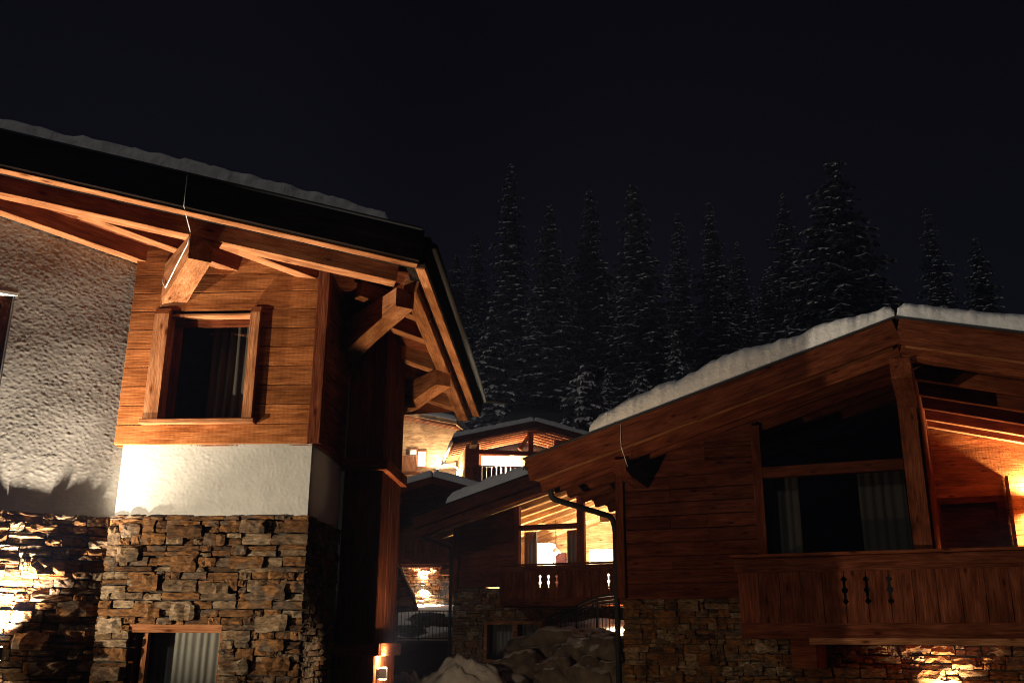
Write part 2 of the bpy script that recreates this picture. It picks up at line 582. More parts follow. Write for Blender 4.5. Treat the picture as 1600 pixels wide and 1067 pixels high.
def lay_stones(parent, P0, a, n, items, rg, dmin=0.05, dmax=0.11, joined=False, gap=0.008):
    a, n = Vector(a).normalized(), Vector(n).normalized()
    P0 = Vector(P0)
    allv, allf = [], []
    for (c, z, w, h) in items:
        me = rg.choice(STONES)
        ang = math.radians(rg.uniform(-1.6, 1.6))
        base = Matrix(((a.x, -n.x, 0, 0), (a.y, -n.y, 0, 0), (0, 0, 1, 0), (0, 0, 0, 1)))
        sx = rg.choice((-1, 1))
        m = Matrix.Translation(P0 + a * c + ZUP * z) @ base @ Matrix.Rotation(ang, 4, 'Y') @ Matrix.Diagonal((w - gap * rg.uniform(0.6, 1.6), rg.uniform(dmin, dmax), h - gap * rg.uniform(0.6, 1.6), 1))
        if joined:
            o0 = len(allv)
            allv += [m @ v.co for v in me.vertices]
            allf += [tuple(o0 + i for i in p.vertices) for p in me.polygons]
        else:
            link('stone', me, None, parent, m)
    if joined and allv:
        o = link('stone_facing', mesh(allv, allf), M_STONE, parent)
        o['kind'] = 'stuff'
        return o


def big_stones(parent, P0, a, n, a0, a1, z0, z1, count, rg, depth=(0.085, 0.115), hole=None):
    """a few larger blocks that stand proud of the courses"""
    out, tries = [], 0
    while len(out) < count and tries < 400:
        tries += 1
        w, h = rg.uniform(0.26, 0.46), rg.uniform(0.14, 0.22)
        c, z = rg.uniform(a0 + w / 2, a1 - w / 2), rg.uniform(z0 + h / 2, z1 - h / 2)
        if hole and c + w / 2 > hole[0] and c - w / 2 < hole[1] and z - h / 2 < hole[3] + 0.01: continue
        if any(abs(c - o[0]) < (w + o[2]) / 2 + 0.1 and abs(z - o[1]) < (h + o[3]) / 2 + 0.06 for o in out): continue
        out.append((c, z, w, h))
    lay_stones(parent, P0, a, n, out, rg, depth[0], depth[1])


def planks(parent, P0, a, n, a0, a1, z0, z1, row, mat, thick=0.035, hole=None, top=None, name='plank', rg=random, gap=0.007, mids=()):
    """horizontal boards; top(a) limits the height at position a (sloping gable)"""
    a, n, P0 = Vector(a).normalized(), Vector(n).normalized(), Vector(P0)
    z = z0
    while z < z1 - 0.03:
        h = min(row, z1 - z)
        segs = [(a0, a1)]
        if hole and z + h > hole[2] + 0.02 and z < hole[3] - 0.02:
            segs = [(a0, hole[0]), (hole[1], a1)]
        out = []
        for s in segs:
            cut = [s[0]] + [m_ for m_ in mids if s[0] + 0.3 < m_ < s[1] - 0.3 and rg.random() < 0.4] + [s[1]]
            out += list(zip(cut[:-1], cut[1:]))
        for s0, s1 in out:
            if s1 - s0 < 0.04: continue
            zt = z + h
            if top:
                lo, hi = min(top(s0), top(s1)), max(top(s0), top(s1))
                if z > hi - 0.03: continue
                if zt > lo:      # clip a board under the slope as a polygon
                    pts = [(s0, z), (s1, z)]
                    K = 10
                    for k in range(K + 1):
                        x = s1 + (s0 - s1) * k / K
                        pts.append((x, max(z, min(zt, top(x)))))
                    cl = []
                    for p in pts:
                        if not cl or (abs(p[0] - cl[-1][0]) + abs(p[1] - cl[-1][1])) > 1e-4: cl.append(p)
                    if abs(cl[0][0] - cl[-1][0]) + abs(cl[0][1] - cl[-1][1]) < 1e-4: cl.pop()
                    if len(cl) < 3: continue
                    cx, cz = (s0 + s1) / 2, z + h / 2
                    me = profile([(x - cx, q - cz) for x, q in cl], thick / 2)
                    me.materials.append(mat)
                    link(name, me, mat, parent, basis(a, ZUP, P0 + a * cx + ZUP * cz + n * (thick / 2)))
                    continue
            d = rg.uniform(-0.002, 0.003)
            p = P0 + n * (thick / 2 + d) + ZUP * (z + h / 2)
            beam(name, parent, p + a * s0, p + a * s1, thick, h - gap, mat, bev=0.007)
        z += row


def vplanks(parent, P0, a, n, edges, z0, z1, mat, thick=0.035, name='plank', top=None):
    a, n, P0 = Vector(a).normalized(), Vector(n).normalized(), Vector(P0)
    for e0, e1 in zip(edges[:-1], edges[1:]):
        c = (e0 + e1) / 2
        zt = top(c) if top else z1
        p = P0 + a * c + n * (thick / 2 + random.uniform(-0.002, 0.002))
        beam(name, parent, p + ZUP * z0, p + ZUP * zt, abs(e1 - e0) - 0.005, thick, mat, up=n, bev=0.006)


def curtain(name, parent, P0, a, length, z0, z1, mat, fold=0.11, amp=0.035, seed=0):
    a, P0 = Vector(a).normalized(), Vector(P0)
    nrm = a.cross(ZUP)
    n = max(8, int(length / fold * 8))
    vs_, fs = [], []
    for i in range(n + 1):
        x = length * i / n
        for j in range(5):
            z = z0 + (z1 - z0) * j / 4
            ph = 2 * math.pi * x / fold + 1.2 * noise.noise(Vector((x * 5, seed, 0)))
            am = amp * (0.75 + 0.5 * noise.noise(Vector((x * 3, seed + 4, z * 0.6))))
            vs_.append(P0 + a * (x + 0.012 * noise.noise(Vector((x * 8, z, seed)))) + nrm * (am * math.sin(ph)) + ZUP * z)
    for i in range(n):
        for j in range(4):
            q = i * 5 + j
            fs.append((q, q + 5, q + 6, q + 1))
    return link(name, mesh(vs_, fs, True), mat, parent)


def snow_sheet(name, label, fr, corners, h, group=None, nu=90, nv=26, r=0.35, rough=0.07, seed=0, hfun=None, cat='snow'):
    """a blanket of snow over the quadrilateral corners (local, counter-clockwise): rounded edges, uneven top"""
    A, B, D, E_ = [Vector(c) for c in corners]
    lu, lv = (B - A).length, (E_ - A).length
    o = root(name, fr, label, cat, group)
    top, bot, fs = [], [], []

    def spread(n, t):
        return 0.5 - 0.5 * math.cos(math.pi * t) if n < 60 else t * 0.6 + 0.4 * (0.5 - 0.5 * math.cos(math.pi * t))
    for j in range(nv + 1):
        t = (j / nv) ** 1.6
        for i in range(nu + 1):
            s = spread(nu, i / nu)
            p = (A * (1 - s) + B * s) * (1 - t) + (E_ * (1 - s) + D * s) * t
            d = min(s * lu, (1 - s) * lu, t * lv, (1 - t) * lv)
            f = min(1, d / r)
            f = math.sqrt(max(0, 1 - (1 - f) ** 2))
            hh = hfun(s, t) if hfun else h
            wob = noise.noise(Vector((p.x * 1.1, p.y * 1.1, seed))) * 1.4 + noise.noise(Vector((p.x * 3.2, p.y * 3.2, seed + 9))) * 0.7 + 0.35 * noise.noise(Vector((p.x * 8, p.y * 8, seed + 3)))
            hh = max(0.02, hh + rough * wob) * f
            push = Vector((0, 0, hh))
            jit = 0.05 * noise.noise(Vector((p.x * 1.6, f * 1.5 + 7, seed))) + 0.045 * noise.noise(Vector((p.x * 6.5, f * 4.0, seed))) * f + 0.03 * noise.noise(Vector((p.x * 15, f * 12, seed)))
            q = p + push
            if f < 0.98 and 0 < j < nv:
                q += (E_ - A).normalized() * jit * (1 if j < nv / 2 else -1)
            top.append(q)
            bot.append(p - Vector((0, 0, 0.004)))
    vs_ = top + bot
    n0 = len(top)
    W_ = nu + 1
    for j in range(nv):
        for i in range(nu):
            a = j * W_ + i
            fs.append((a, a + 1, a + W_ + 1, a + W_))
            fs.append((n0 + a, n0 + a + W_, n0 + a + W_ + 1, n0 + a + 1))
    for i in range(nu):
        fs.append((i, n0 + i, n0 + i + 1, i + 1))
        a = nv * W_ + i
        fs.append((a, a + 1, n0 + a + 1, n0 + a))
    for j in range(nv):
        a = j * W_
        fs.append((a, a + W_, n0 + a + W_, n0 + a))
        a = j * W_ + nu
        fs.append((a, n0 + a, n0 + a + W_, a + W_))
    link('snow_blanket', mesh(vs_, fs, True), M_SNOW, o)
    return o


def wall_lamp(name, label, fr, p, n, power, col=WARM, updown=(1, 1), size=1.0, group='wall lamps', omni=0.0, spot=150, blend=0.7, back=0.11):
    """up and down wall light: bracket on the wall, short square body, a lit lens above and below. p on the wall, n outward"""
    o = root(name, fr, label, 'wall lamp', group)
    p, n = Vector(p), Vector(n).normalized()
    c = p + n * back * size
    a = n.cross(ZUP)
    beam('back_plate', o, p + n * 0.012 - ZUP * 0.07 * size, p + n * 0.012 + ZUP * 0.07 * size, 0.10 * size, 0.022, M_METAL, up=n)
    beam('arm', o, p + n * 0.02, c, 0.03 * size, 0.03 * size, M_METAL)
    beam('lamp_body', o, c - ZUP * 0.07 * size, c + ZUP * 0.07 * size, 0.11 * size, 0.11 * size, M_METAL, up=n)
    for s in (1, -1):
        beam('lens', o, c + ZUP * s * 0.072 * size, c + ZUP * s * 0.082 * size, 0.09 * size, 0.09 * size, M_LENS, up=n, bev=0.002)
        if updown[0 if s > 0 else 1]:
            lamp_light('lamp_light', o, c + ZUP * s * 0.13 * size, power * updown[0 if s > 0 else 1], col, 0.06, spot, (n.x * 0.02, n.y * 0.02, s), blend)
    if omni:
        lamp_light('lamp_glow', o, c + n * 0.02 + ZUP * 0.13, omni, col, 0.10)
    return o


# ================================================================== terrain
def ground_mat():
    m, nt, bs, N, Lk = newmat('snow_and_dimmed_forest_floor')
    ge = N('ShaderNodeNewGeometry')
    sp = N('ShaderNodeSeparateXYZ'); Lk(ge.outputs['Position'], sp.inputs[0])
    n1 = N('ShaderNodeTexNoise'); n1.inputs['Scale'].default_value = 0.55; n1.inputs['Detail'].default_value = 10
    n1.inputs['Roughness'].default_value = 0.7
    Lk(ge.outputs['Position'], n1.inputs['Vector'])
    mr = N('ShaderNodeMapRange'); mr.inputs['From Min'].default_value = 58; mr.inputs['From Max'].default_value = 74
    mr.inputs['To Min'].default_value = -0.6; mr.inputs['To Max'].default_value = 0.42
    Lk(sp.outputs['Y'], mr.inputs['Value'])
    ad = N('ShaderNodeMath'); ad.operation = 'ADD'; Lk(n1.outputs['Fac'], ad.inputs[0]); Lk(mr.outputs[0], ad.inputs[1])
    r = ramp(N, [(0.5, (0.76, 0.76, 0.77)), (0.62, (0.22, 0.21, 0.20)), (0.75, (0.035, 0.036, 0.03))])  # dark floor uphill paints in the dim slope, besides forest undergrowth
    Lk(ad.outputs[0], r.inputs[0]); Lk(r.outputs[0], bs.inputs['Base Color'])
    bs.inputs['Roughness'].default_value = 0.85
    bp = N('ShaderNodeBump'); bp.inputs['Strength'].default_value = 0.6; bp.inputs['Distance'].default_value = 0.15
    Lk(n1.outputs['Fac'], bp.inputs['Height']); Lk(bp.outputs[0], bs.inputs['Normal'])
    return m


def ground_z(x, y):
    low = [(-200, -2.0), (32.9, -2.0), (33.25, -0.02), (40, 1.25), (46, 2.0), (58, 6.6), (75, 9.6), (84, 15.5), (92, 21.5), (120, 36), (180, 54), (235, 58)]
    high = low[:5] + [(58, 6.8), (63.5, 8.2), (67.5, 14.6), (80, 19.2), (92, 23.0), (120, 36), (180, 54), (235, 58)]

    def along(pts):
        for (a, za), (b, zb) in zip(pts[:-1], pts[1:]):
            if y <= b:
                return za + (zb - za) * (y - a) / (b - a)
        return pts[-1][1]
    k = min(1.0, max(0.0, (x + 3.6) / 3.0))
    k = k * k * (3 - 2 * k)
    z = along(low) * (1 - k) + along(high) * k
    if y > 46:
        z += 1.4 * noise.noise(Vector((x * 0.05, y * 0.05, 1))) + 0.3 * noise.noise(Vector((x * 0.3, y * 0.3, 2)))
    elif y > 34:
        z += 0.12 * noise.noise(Vector((x * 0.5, y * 0.5, 2)))
    return z


ys = [-30, -10, 5, 15, 20, 24, 28, 31, 32.6, 32.9, 33.25, 33.6] + [34.2 + 0.8 * i for i in range(32)] + [60 + 2.2 * i for i in range(40)] + [150, 165, 180, 205, 230]
xs = [-140, -125] + [-110 + 3.0 * i for i in range(34)] + [-8 + 0.8 * i for i in range(26)] + [13 + 3.5 * i for i in range(36)] + [140]
tv = [(x, y, ground_z(x, y)) for y in ys for x in xs]
nx_ = len(xs)
tf = [(j * nx_ + i, j * nx_ + i + 1, (j + 1) * nx_ + i + 1, (j + 1) * nx_ + i) for j in range(len(ys) - 1) for i in range(nx_ - 1)]
g = link('snowy_ground', mesh(tv, tf, True), ground_mat())
g['kind'] = 'structure'

unseen_dark_sheet = link('unseen_dark_sheet', mesh([(-30, -30, GROUND + 0.012), (30, -30, GROUND + 0.012), (30, 20.5, GROUND + 0.012), (-30, 20.5, GROUND + 0.012)], [(0, 1, 2, 3)]), plain('bounce_cutting_dark', (0.04, 0.04, 0.042), 0.6, nscale=3, var=0.4, bump=0.3))  # unseen dark sheet added to cut light bouncing off the near snow
unseen_dark_sheet['kind'] = 'structure'

# ================================================================== near left chalet
FL = Frame(4, (484, 750), 12.5)
LH = root('chalet', FL, 'large near chalet on the left with rough stone base, white render and wooden bay', 'chalet')
RA, RB, RC = 4.72, -0.125, -0.094            # underside of its rafters: z = RA + RB u + RC v
DK = 0.24                                    # rafter height


def zr(u, v, off=0.0):
    return RA + RB * u + RC * v + off


def rp(u, v, off=0.0):
    return Vector((u, v, zr(u, v, off)))


RN = Vector((-RB, -RC, 1)).normalized()
wd = Vector((math.sin(math.radians(53)), math.cos(math.radians(53)), 0))     # along the rendered gable wall
pd = Vector((wd.y, -wd.x, 0))                                               # its outward direction
WS = Vector((-2.62, 0.14, 0))                                              # where that wall meets the bay


def onW(x, y, out=0.0):
    p = FL.plane((x, y), WS + pd * out, pd)
    return (p - WS).dot(wd), p.z


# cores behind the facings
S0 = WS - wd * 5.0
core = prism([(S0.x + pd.x * -0.12, S0.y + pd.y * -0.12), (-2.7, 0.30), (-2.55, 0.4), (-2.55, 1.5), (-0.12, 1.5), (-0.12, 1.64), (-0.12, 6.2), (-6.5, 8.5), (-9.0, 2)], GROUND, lambda a, b: zr(a, b, DK - 0.01))
link('wall_core', core, M_ROOM, LH)
# --- stone base
rg = random.Random(3)
sb = link('stone_wall', block(-2.56, -2.16, 0.02, 0.12, GROUND, 1.53), M_MORTAR, LH)
link('mortar_bed', block(-0.97, -0.02, 0.02, 0.12, GROUND, 1.53), M_MORTAR, sb)
link('mortar_bed', block(-2.16, -0.97, 0.02, 0.12, 0.2, 1.53), M_MORTAR, sb)
link('mortar_bed', block(-0.12, -0.02, 0.12, 1.62, GROUND, 1.53), M_MORTAR, sb)
b0, b1 = WS - wd * 5.0, WS + wd * 0.05
link('mortar_bed', prism([(b0.x, b0.y), (b1.x, b1.y), (b1.x - pd.x * 0.1, b1.y - pd.y * 0.1), (b0.x - pd.x * 0.1, b0.y - pd.y * 0.1)], GROUND, 1.52), M_MORTAR, sb)
GW = (-2.14, -0.98, -2.0, 0.19)
it = courses(-2.58, 0.03, -0.75, 1.535, GW, rg)
it.sort(key=lambda s_: -s_[2] * s_[3])
lay_stones(sb, (0, 0.02, 0), (1, 0, 0), (0, -1, 0), it[:165], rg, 0.035, 0.085)
lay_stones(sb, (0, 0.02, 0), (1, 0, 0), (0, -1, 0), it[165:], rg, 0.035, 0.085, True)
lay_stones(sb, (0, 0.02, 0), (1, 0, 0), (0, -1, 0), courses(-2.58, 0.03, -2.0, -0.75, GW, rg), rg, 0.045, 0.085, True)
big_stones(sb, (0, 0.02, 0), (1, 0, 0), (0, -1, 0), -2.56, 0.0, -0.6, 1.5, 20, rg, hole=GW)
big_stones(sb, WS, wd, pd, -1.9, 0.0, -0.7, 1.2, 9, rg, (0.1, 0.13))
it = courses(-1.95, 0.02, -0.75, 1.53, None, rg)
hi_ = [s_ for s_ in it if s_[1] > 1.22]
it = [s_ for s_ in it if s_[1] <= 1.22]
lay_stones(sb, WS, wd, pd, hi_, rg, 0.045, 0.065)
it.sort(key=lambda s_: -s_[2] * s_[3])
lay_stones(sb, WS, wd, pd, it[:85], rg, 0.02, 0.095)
lay_stones(sb, WS, wd, pd, it[85:], rg, 0.02, 0.095, True)
lay_stones(sb, WS, wd, pd, courses(-4.6, -1.95, -2.0, 1.53, None, rg) + courses(-1.95, 0.02, -2.0, -0.75, None, rg), rg, 0.04, 0.12, True)
lay_stones(sb, (-0.02, 0, 0), (0, 1, 0), (1, 0, 0), courses(0.0, 1.6, -2.0, 1.53, None, rg, 0.06, 0.14), rg, 0.04, 0.09, True)


# --- rendered surfaces: real relief
def render_grid(P0, a, n, a0, a1, z0, ztop, cell, amp, hole=None, seed=0, freq=9.0, swirl=1.0, tilt=0):
    a, n, P0 = Vector(a), Vector(n), Vector(P0)
    na = int((a1 - a0) / cell)
    zmax = max(ztop(a0), ztop(a1))
    nz = int((zmax - z0) / cell)
    vs_, fs, idx = [], [], {}
    for j in range(nz + 1):
        for i in range(na + 1):
            x = a0 + (a1 - a0) * i / na
            z = z0 + (ztop(x) - z0) * j / nz
            q = Vector((x * freq * 0.75 + swirl * noise.noise(Vector((x * 3, z * 3, seed))), z * freq * 1.5 + x * freq * 0.5 + swirl * noise.noise(Vector((x * 3, z * 3, seed + 7))), seed))
            d = amp * (abs(noise.noise(q)) * 1.6 + 0.55 * noise.noise(q * 2.3) + 0.3 * noise.noise(q * 5.1)) + 0.012 * noise.noise(Vector((x * 1.3, z * 1.3, seed)))
            vs_.append(P0 + a * x + ZUP * z + n * d)
    W_ = na + 1
    for j in range(nz):
        for i in range(na):
            if hole:
                p = vs_[j * W_ + i]
                x = a0 + (a1 - a0) * (i + 0.5) / na
                if hole[0] < x < hole[1] and hole[2] < p.z < hole[3]: continue
            k = j * W_ + i
            fs.append((k, k + 1, k + W_ + 1, k + W_))
    return mesh(vs_, fs, True)


tw, zw = onW(24, 462)
tw2, zw2 = onW(8, 640)
WH = (-9, tw, zw2, zw)
link('rendered_wall', render_grid(WS - pd * 0.0, wd, pd, -4.4, 0.03, 1.50, lambda t: zr(*(WS + wd * t).xy, DK), 0.015, 0.0027, WH, 1, 24.0), M_ROUGHCAST, LH)
link('render_band', render_grid((0, 0.0, 0), (1, 0, 0), (0, -1, 0), -2.535, 0.0, 1.52, lambda t: 2.46, 0.014, 0.0032, None, 5, 24.0, 1.6), M_PLASTER, LH)
link('render_return', block(-0.08, 0.0, 0.004, 1.62, 1.52, 2.46), M_PLASTER_FINE, LH)
link('render_backing', block(-2.535, -0.0, 0.02, 0.12, 1.5, 2.46), M_PLASTER_FINE, LH)
# --- side window in the rendered wall (mostly outside the frame)
sw = link('side_window', mesh([], []), M_WHITE, LH)
P = lambda t, z, o=0.0: WS + wd * t + pd * o + ZUP * z
beam('reveal', sw, P(tw - 1.2, zw + 0.02, -0.085), P(tw + 0.03, zw + 0.02, -0.085), 0.18, 0.05, M_WHITE)
beam('reveal', sw, P(tw + 0.005, zw2, -0.09), P(tw + 0.005, zw, -0.09), 0.05, 0.16, M_WHITE, up=pd)
beam('frame', sw, P(tw - 0.08, zw2, -0.13), P(tw - 0.08, zw - 0.03, -0.13), 0.11, 0.06, M_DARK, up=pd)
beam('frame', sw, P(tw - 1.2, zw - 0.06, -0.13), P(tw - 0.04, zw - 0.06, -0.13), 0.06, 0.1, M_DARK)
link('pane', mesh([P(tw - 1.2, zw2, -0.14), P(tw - 0.1, zw2, -0.14), P(tw - 0.1, zw - 0.1, -0.14), P(tw - 1.2, zw - 0.1, -0.14)], [(0, 1, 2, 3)]), M_GLASS, sw)
# --- wooden bay
bay = link('timber_wall', block(-2.62, -0.0, 0.0, 0.05, 2.435, 2.452), M_WOOD, LH)
wtop = lambda u: zr(u, 0, DK - 0.01)
WHOLE = (-2.06, -0.93, 2.79, 4.215)
planks(bay, (0, 0.0, 0), (1, 0, 0), (0, -1, 0), -2.64, -0.05, 2.453, 5.6, 0.264, M_WOOD, 0.045, WHOLE, wtop, rg=rg)
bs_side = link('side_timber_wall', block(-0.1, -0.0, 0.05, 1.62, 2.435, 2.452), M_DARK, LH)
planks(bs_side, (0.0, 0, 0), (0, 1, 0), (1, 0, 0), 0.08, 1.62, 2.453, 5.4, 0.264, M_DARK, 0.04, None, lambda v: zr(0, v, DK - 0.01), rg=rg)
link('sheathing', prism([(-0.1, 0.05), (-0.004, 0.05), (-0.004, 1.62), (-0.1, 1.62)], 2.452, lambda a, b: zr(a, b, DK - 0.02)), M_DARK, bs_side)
beam('corner_post', LH, (0.03, -0.0, 2.46), (0.03, -0.0, zr(0, 0, DK - 0.02)), 0.16, 0.13, M_DARK, up=(0, -1, 0))
# --- bay window
bw = link('bay_window', mesh([], []), M_BEAM, LH)


def upright(u0, u1, z0, z1, v0, v1):
    """side board with a clipped upper end"""
    cu, cz = (u0 + u1) / 2, (z0 + z1) / 2
    w = (u1 - u0) / 2
    L_ = z1 - z0
    pts = [(-L_ / 2, -(v1 - v0) / 2), (L_ / 2 - 0.09, -(v1 - v0) / 2), (L_ / 2, -(v1 - v0) / 2 + 0.05), (L_ / 2, (v1 - v0) / 2), (-L_ / 2, (v1 - v0) / 2)]
    me = profile(pts, w)
    me.materials.append(M_BEAM)
    link('side_board', me, M_BEAM, bw, Matrix(((0, 1, 0, cu), (0, 0, 1, (v0 + v1) / 2), (1, 0, 0, cz), (0, 0, 0, 1))))


upright(-2.26, -2.06, 2.77, 4.33, -0.13, 0.10)
upright(-0.93, -0.80, 2.77, 4.33, -0.13, 0.10)
beam('head_board', bw, (-2.06, 0.055, 4.235), (-0.93, 0.055, 4.235), 0.21, 0.04, M_BEAM)
beam('sill', bw, (-2.30, -0.02, 2.745), (-0.76, -0.02, 2.745), 0.26, 0.06, M_BEAM)
beam('frame', bw, (-2.06, 0.13, 4.165), (-0.93, 0.13, 4.165), 0.07, 0.10, M_DBEAM)
beam('frame', bw, (-2.06, 0.13, 2.81), (-0.93, 0.13, 2.81), 0.07, 0.07, M_DBEAM)
beam('frame', bw, (-2.01, 0.13, 2.84), (-2.01, 0.13, 4.12), 0.10, 0.07, M_DBEAM, up=(0, 1, 0))
beam('frame', bw, (-0.955, 0.13, 2.84), (-0.955, 0.13, 4.12), 0.05, 0.07, M_DBEAM, up=(0, 1, 0))
link('pane', mesh([(-1.96, 0.135, 2.845), (-0.98, 0.135, 2.845), (-0.98, 0.25, 4.115), (-1.96, 0.25, 4.115)], [(0, 1, 2, 3)]), M_GLASS, bw)
curtain('curtain', bw, (-1.62, 0.40, 0), (1, 0, 0), 0.72, 2.7, 4.3, M_CURT3, 0.12, 0.04, 2)
# --- ground floor window
gw = link('ground_window', mesh([], []), M_BEAM, LH)
beam('frame', gw, (-2.15, 0.04, 0.145), (-0.97, 0.04, 0.145), 0.12, 0.10, M_BEAM)
beam('frame', gw, (-2.11, 0.10, -1.2), (-2.11, 0.10, 0.09), 0.07, 0.14, M_DARK, up=(0, 1, 0))
beam('frame', gw, (-1.97, 0.11, -1.2), (-1.97, 0.11, 0.09), 0.07, 0.08, M_BEAM, up=(0, 1, 0))
beam('frame', gw, (-1.0, 0.11, -1.2), (-1.0, 0.11, 0.09), 0.05, 0.08, M_BEAM, up=(0, 1, 0))
beam('frame', gw, (-2.15, 0.08, -1.22), (-0.97, 0.08, -1.22), 0.16, 0.08, M_BEAM)
link('panel', block(-2.09, -1.995, 0.14, 0.16, -1.2, 0.1), M_ROOM, gw)
link('pane', mesh([(-1.94, 0.12, -1.18), (-1.02, 0.12, -1.18), (-1.02, 0.12, 0.1), (-1.94, 0.12, 0.1)], [(0, 1, 2, 3)]), M_GLASS, gw)
curtain('curtain', gw, (-1.94, 0.26, 0), (1, 0, 0), 0.95, -1.3, 0.2, M_CURT, 0.095, 0.009, 6)

# --- wooden pier to the right of the bay
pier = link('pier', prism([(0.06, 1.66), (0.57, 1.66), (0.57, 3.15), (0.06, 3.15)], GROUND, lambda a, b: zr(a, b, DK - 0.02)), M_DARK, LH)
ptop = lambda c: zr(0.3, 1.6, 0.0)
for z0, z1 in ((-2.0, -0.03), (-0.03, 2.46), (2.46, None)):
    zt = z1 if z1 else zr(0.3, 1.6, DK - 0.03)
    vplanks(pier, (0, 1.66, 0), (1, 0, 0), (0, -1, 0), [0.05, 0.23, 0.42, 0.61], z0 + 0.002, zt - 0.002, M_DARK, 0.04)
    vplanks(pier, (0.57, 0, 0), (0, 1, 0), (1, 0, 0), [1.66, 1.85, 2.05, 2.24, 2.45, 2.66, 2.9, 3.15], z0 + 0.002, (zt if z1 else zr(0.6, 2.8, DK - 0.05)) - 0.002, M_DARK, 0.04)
for zc in (2.46, -0.10):
    beam('cornice', pier, (0.02, 1.57, zc), (0.69, 1.57, zc), 0.10, 0.17, M_DBEAM)
    beam('cornice', pier, (0.645, 1.625, zc), (0.645, 3.2, zc), 0.10, 0.17, M_DBEAM)

# --- roof
K0 = Vector((1.44, -0.58))
E1 = Vector((1.55, 5.75))
vg = Vector((-4.92, -1.50)).normalized()                 # along the verge, going up to the left
V1 = K0 + vg * 8.2
roof = link('roof', prism([(K0.x, K0.y), (E1.x, E1.y), (-5.5, 9.5), (V1.x - 1.0, V1.y + 5), (V1.x, V1.y)],
                          lambda a, b: zr(a, b, DK), lambda a, b: zr(a, b, DK + 0.06)), M_DBEAM, LH)
link('roof_cover', prism([(K0.x, K0.y), (E1.x, E1.y), (-5.5, 9.5), (V1.x - 1.0, V1.y + 5), (V1.x, V1.y)],
                         lambda a, b: zr(a, b, DK + 0.064), lambda a, b: zr(a, b, 0.53)), M_METAL, roof)
vn = Vector((vg.y, -vg.x))                              # outward of the verge
if vn.y > 0: vn = -vn
# fascia (verge) and eave board
f0, f1 = K0 + vn * 0.02, V1 + vn * 0.02
beam('fascia', roof, rp(f0.x, f0.y, 0.335), rp(f1.x, f1.y, 0.335), 0.11, 0.43, M_FASC, up=RN, bev=0)
beam('fascia_cap', roof, rp(f0.x, f0.y, 0.565), rp(f1.x, f1.y, 0.565), 0.17, 0.03, M_METAL, up=RN)
beam('eave_board', roof, rp(K0.x + 0.03, K0.y + 0.06, 0.33), rp(E1.x + 0.03, E1.y, 0.33), 0.11, 0.42, M_FASC, up=RN)
beam('eave_trim', roof, rp(K0.x - 0.02, K0.y + 0.1, 0.10), rp(E1.x - 0.02, E1.y - 0.1, 0.10), 0.13, 0.035, M_BEAM, up=RN)
beam('verge_trim', roof, rp(K0.x - 0.05, K0.y + 0.03, 0.10), rp(V1.x, V1.y + 0.03, 0.10), 0.13, 0.035, M_BEAM, up=RN)
# added dark strips: paint shade into the verge and eave gaps, cut bounce
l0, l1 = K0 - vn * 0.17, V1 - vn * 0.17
beam('shade_strip', roof, rp(l0.x, l0.y, 0.15), rp(l1.x, l1.y, 0.15), 0.20, 0.02, M_FASC, up=RN)
beam('shade_strip', roof, rp(K0.x - 0.16, K0.y + 0.1, 0.16), rp(E1.x - 0.16, E1.y - 0.1, 0.16), 0.16, 0.02, M_FASC, up=RN)
# verge rafter
a0, a1 = Vector((1.04, -0.21)) - vn * 0.0, None
r1a = Vector((1.04, -0.12))
r1b = r1a + vg * 7.6
beam('rafter', roof, rp(r1a.x, r1a.y, DK / 2 - 0.004), rp(r1b.x, r1b.y, DK / 2 - 0.004), 0.20, DK, M_BEAM, up=RN)


def rafter(px, pv, t0, t1, w=0.18, h=DK):
    p, q = Vector((px, pv)) + wd.xy * t0, Vector((px, pv)) + wd.xy * t1
    beam('rafter', roof, rp(p.x, p.y, h / 2 - 0.002), rp(q.x, q.y, h / 2 - 0.002), w, h, M_BEAM, up=RN)


rafter(-2.69 + pd.x * 0.10, 0.06 + pd.y * 0.10, -4.3, 0.22)      # against the gable wall
rafter(-0.16, 0.0, -1.38, 0.05)                                 # between it and the verge rafter
rafter(pd.x * -0.77, pd.y * -0.77, -3.05, -0.88)               # the one that passes behind the bracket
for (u, v, t0, t1) in ((1.11, 1.07, -0.9, 0.25), (1.12, 1.95, -1.0, 0.2), (1.12, 3.29, -1.1, 0.2), (1.24, 4.27, -1.2, 0.1), (1.2, 5.2, -1.2, 0.1)):
    rafter(u, v - 0.08, t0, t1)
# rafter along the eave
beam('rafter', roof, rp(1.215, 0.05, DK / 2 - 0.03), rp(1.30, 5.65, DK / 2 - 0.03), 0.2, DK, M_BEAM, up=RN)


# purlin brackets, running out at right angles to the gable wall
def bracket(u, v, length, w, hend, hwall, wall_t=0.0, drop=0.0):
    """u, v: the free end; the timber runs back from it and deepens towards the wall"""
    d = Vector((-pd.x, -pd.y, 0))
    e = Vector((u, v))
    s = (zr(u + d.x, v + d.y) - zr(u, v))
    z0 = zr(u, v, drop)
    h2 = hwall - hend
    pts = [(0, 0.0), (0.0, -hend), (length * 0.62, s * length * 0.62 - hend - h2 * 0.52), (length + 0.05, s * length - hend - h2), (length + 0.6, s * length - hend - h2), (length + 0.6, s * (length + 0.6))]
    me = profile(pts, w / 2)
    me.materials.append(M_BEAM)
    m = basis(d, ZUP, Vector((u, v, z0)))
    return link('bracket', me, M_BEAM, roof, m)


bracket(-1.36, -0.96, 1.2, 0.30, 0.34, 0.64, drop=0.02)
bracket(1.14, 0.02, 1.85, 0.27, 0.26, 0.56, drop=0.0)
bracket(1.26, 3.05, 1.05, 0.27, 0.26, 0.42, drop=0.0)
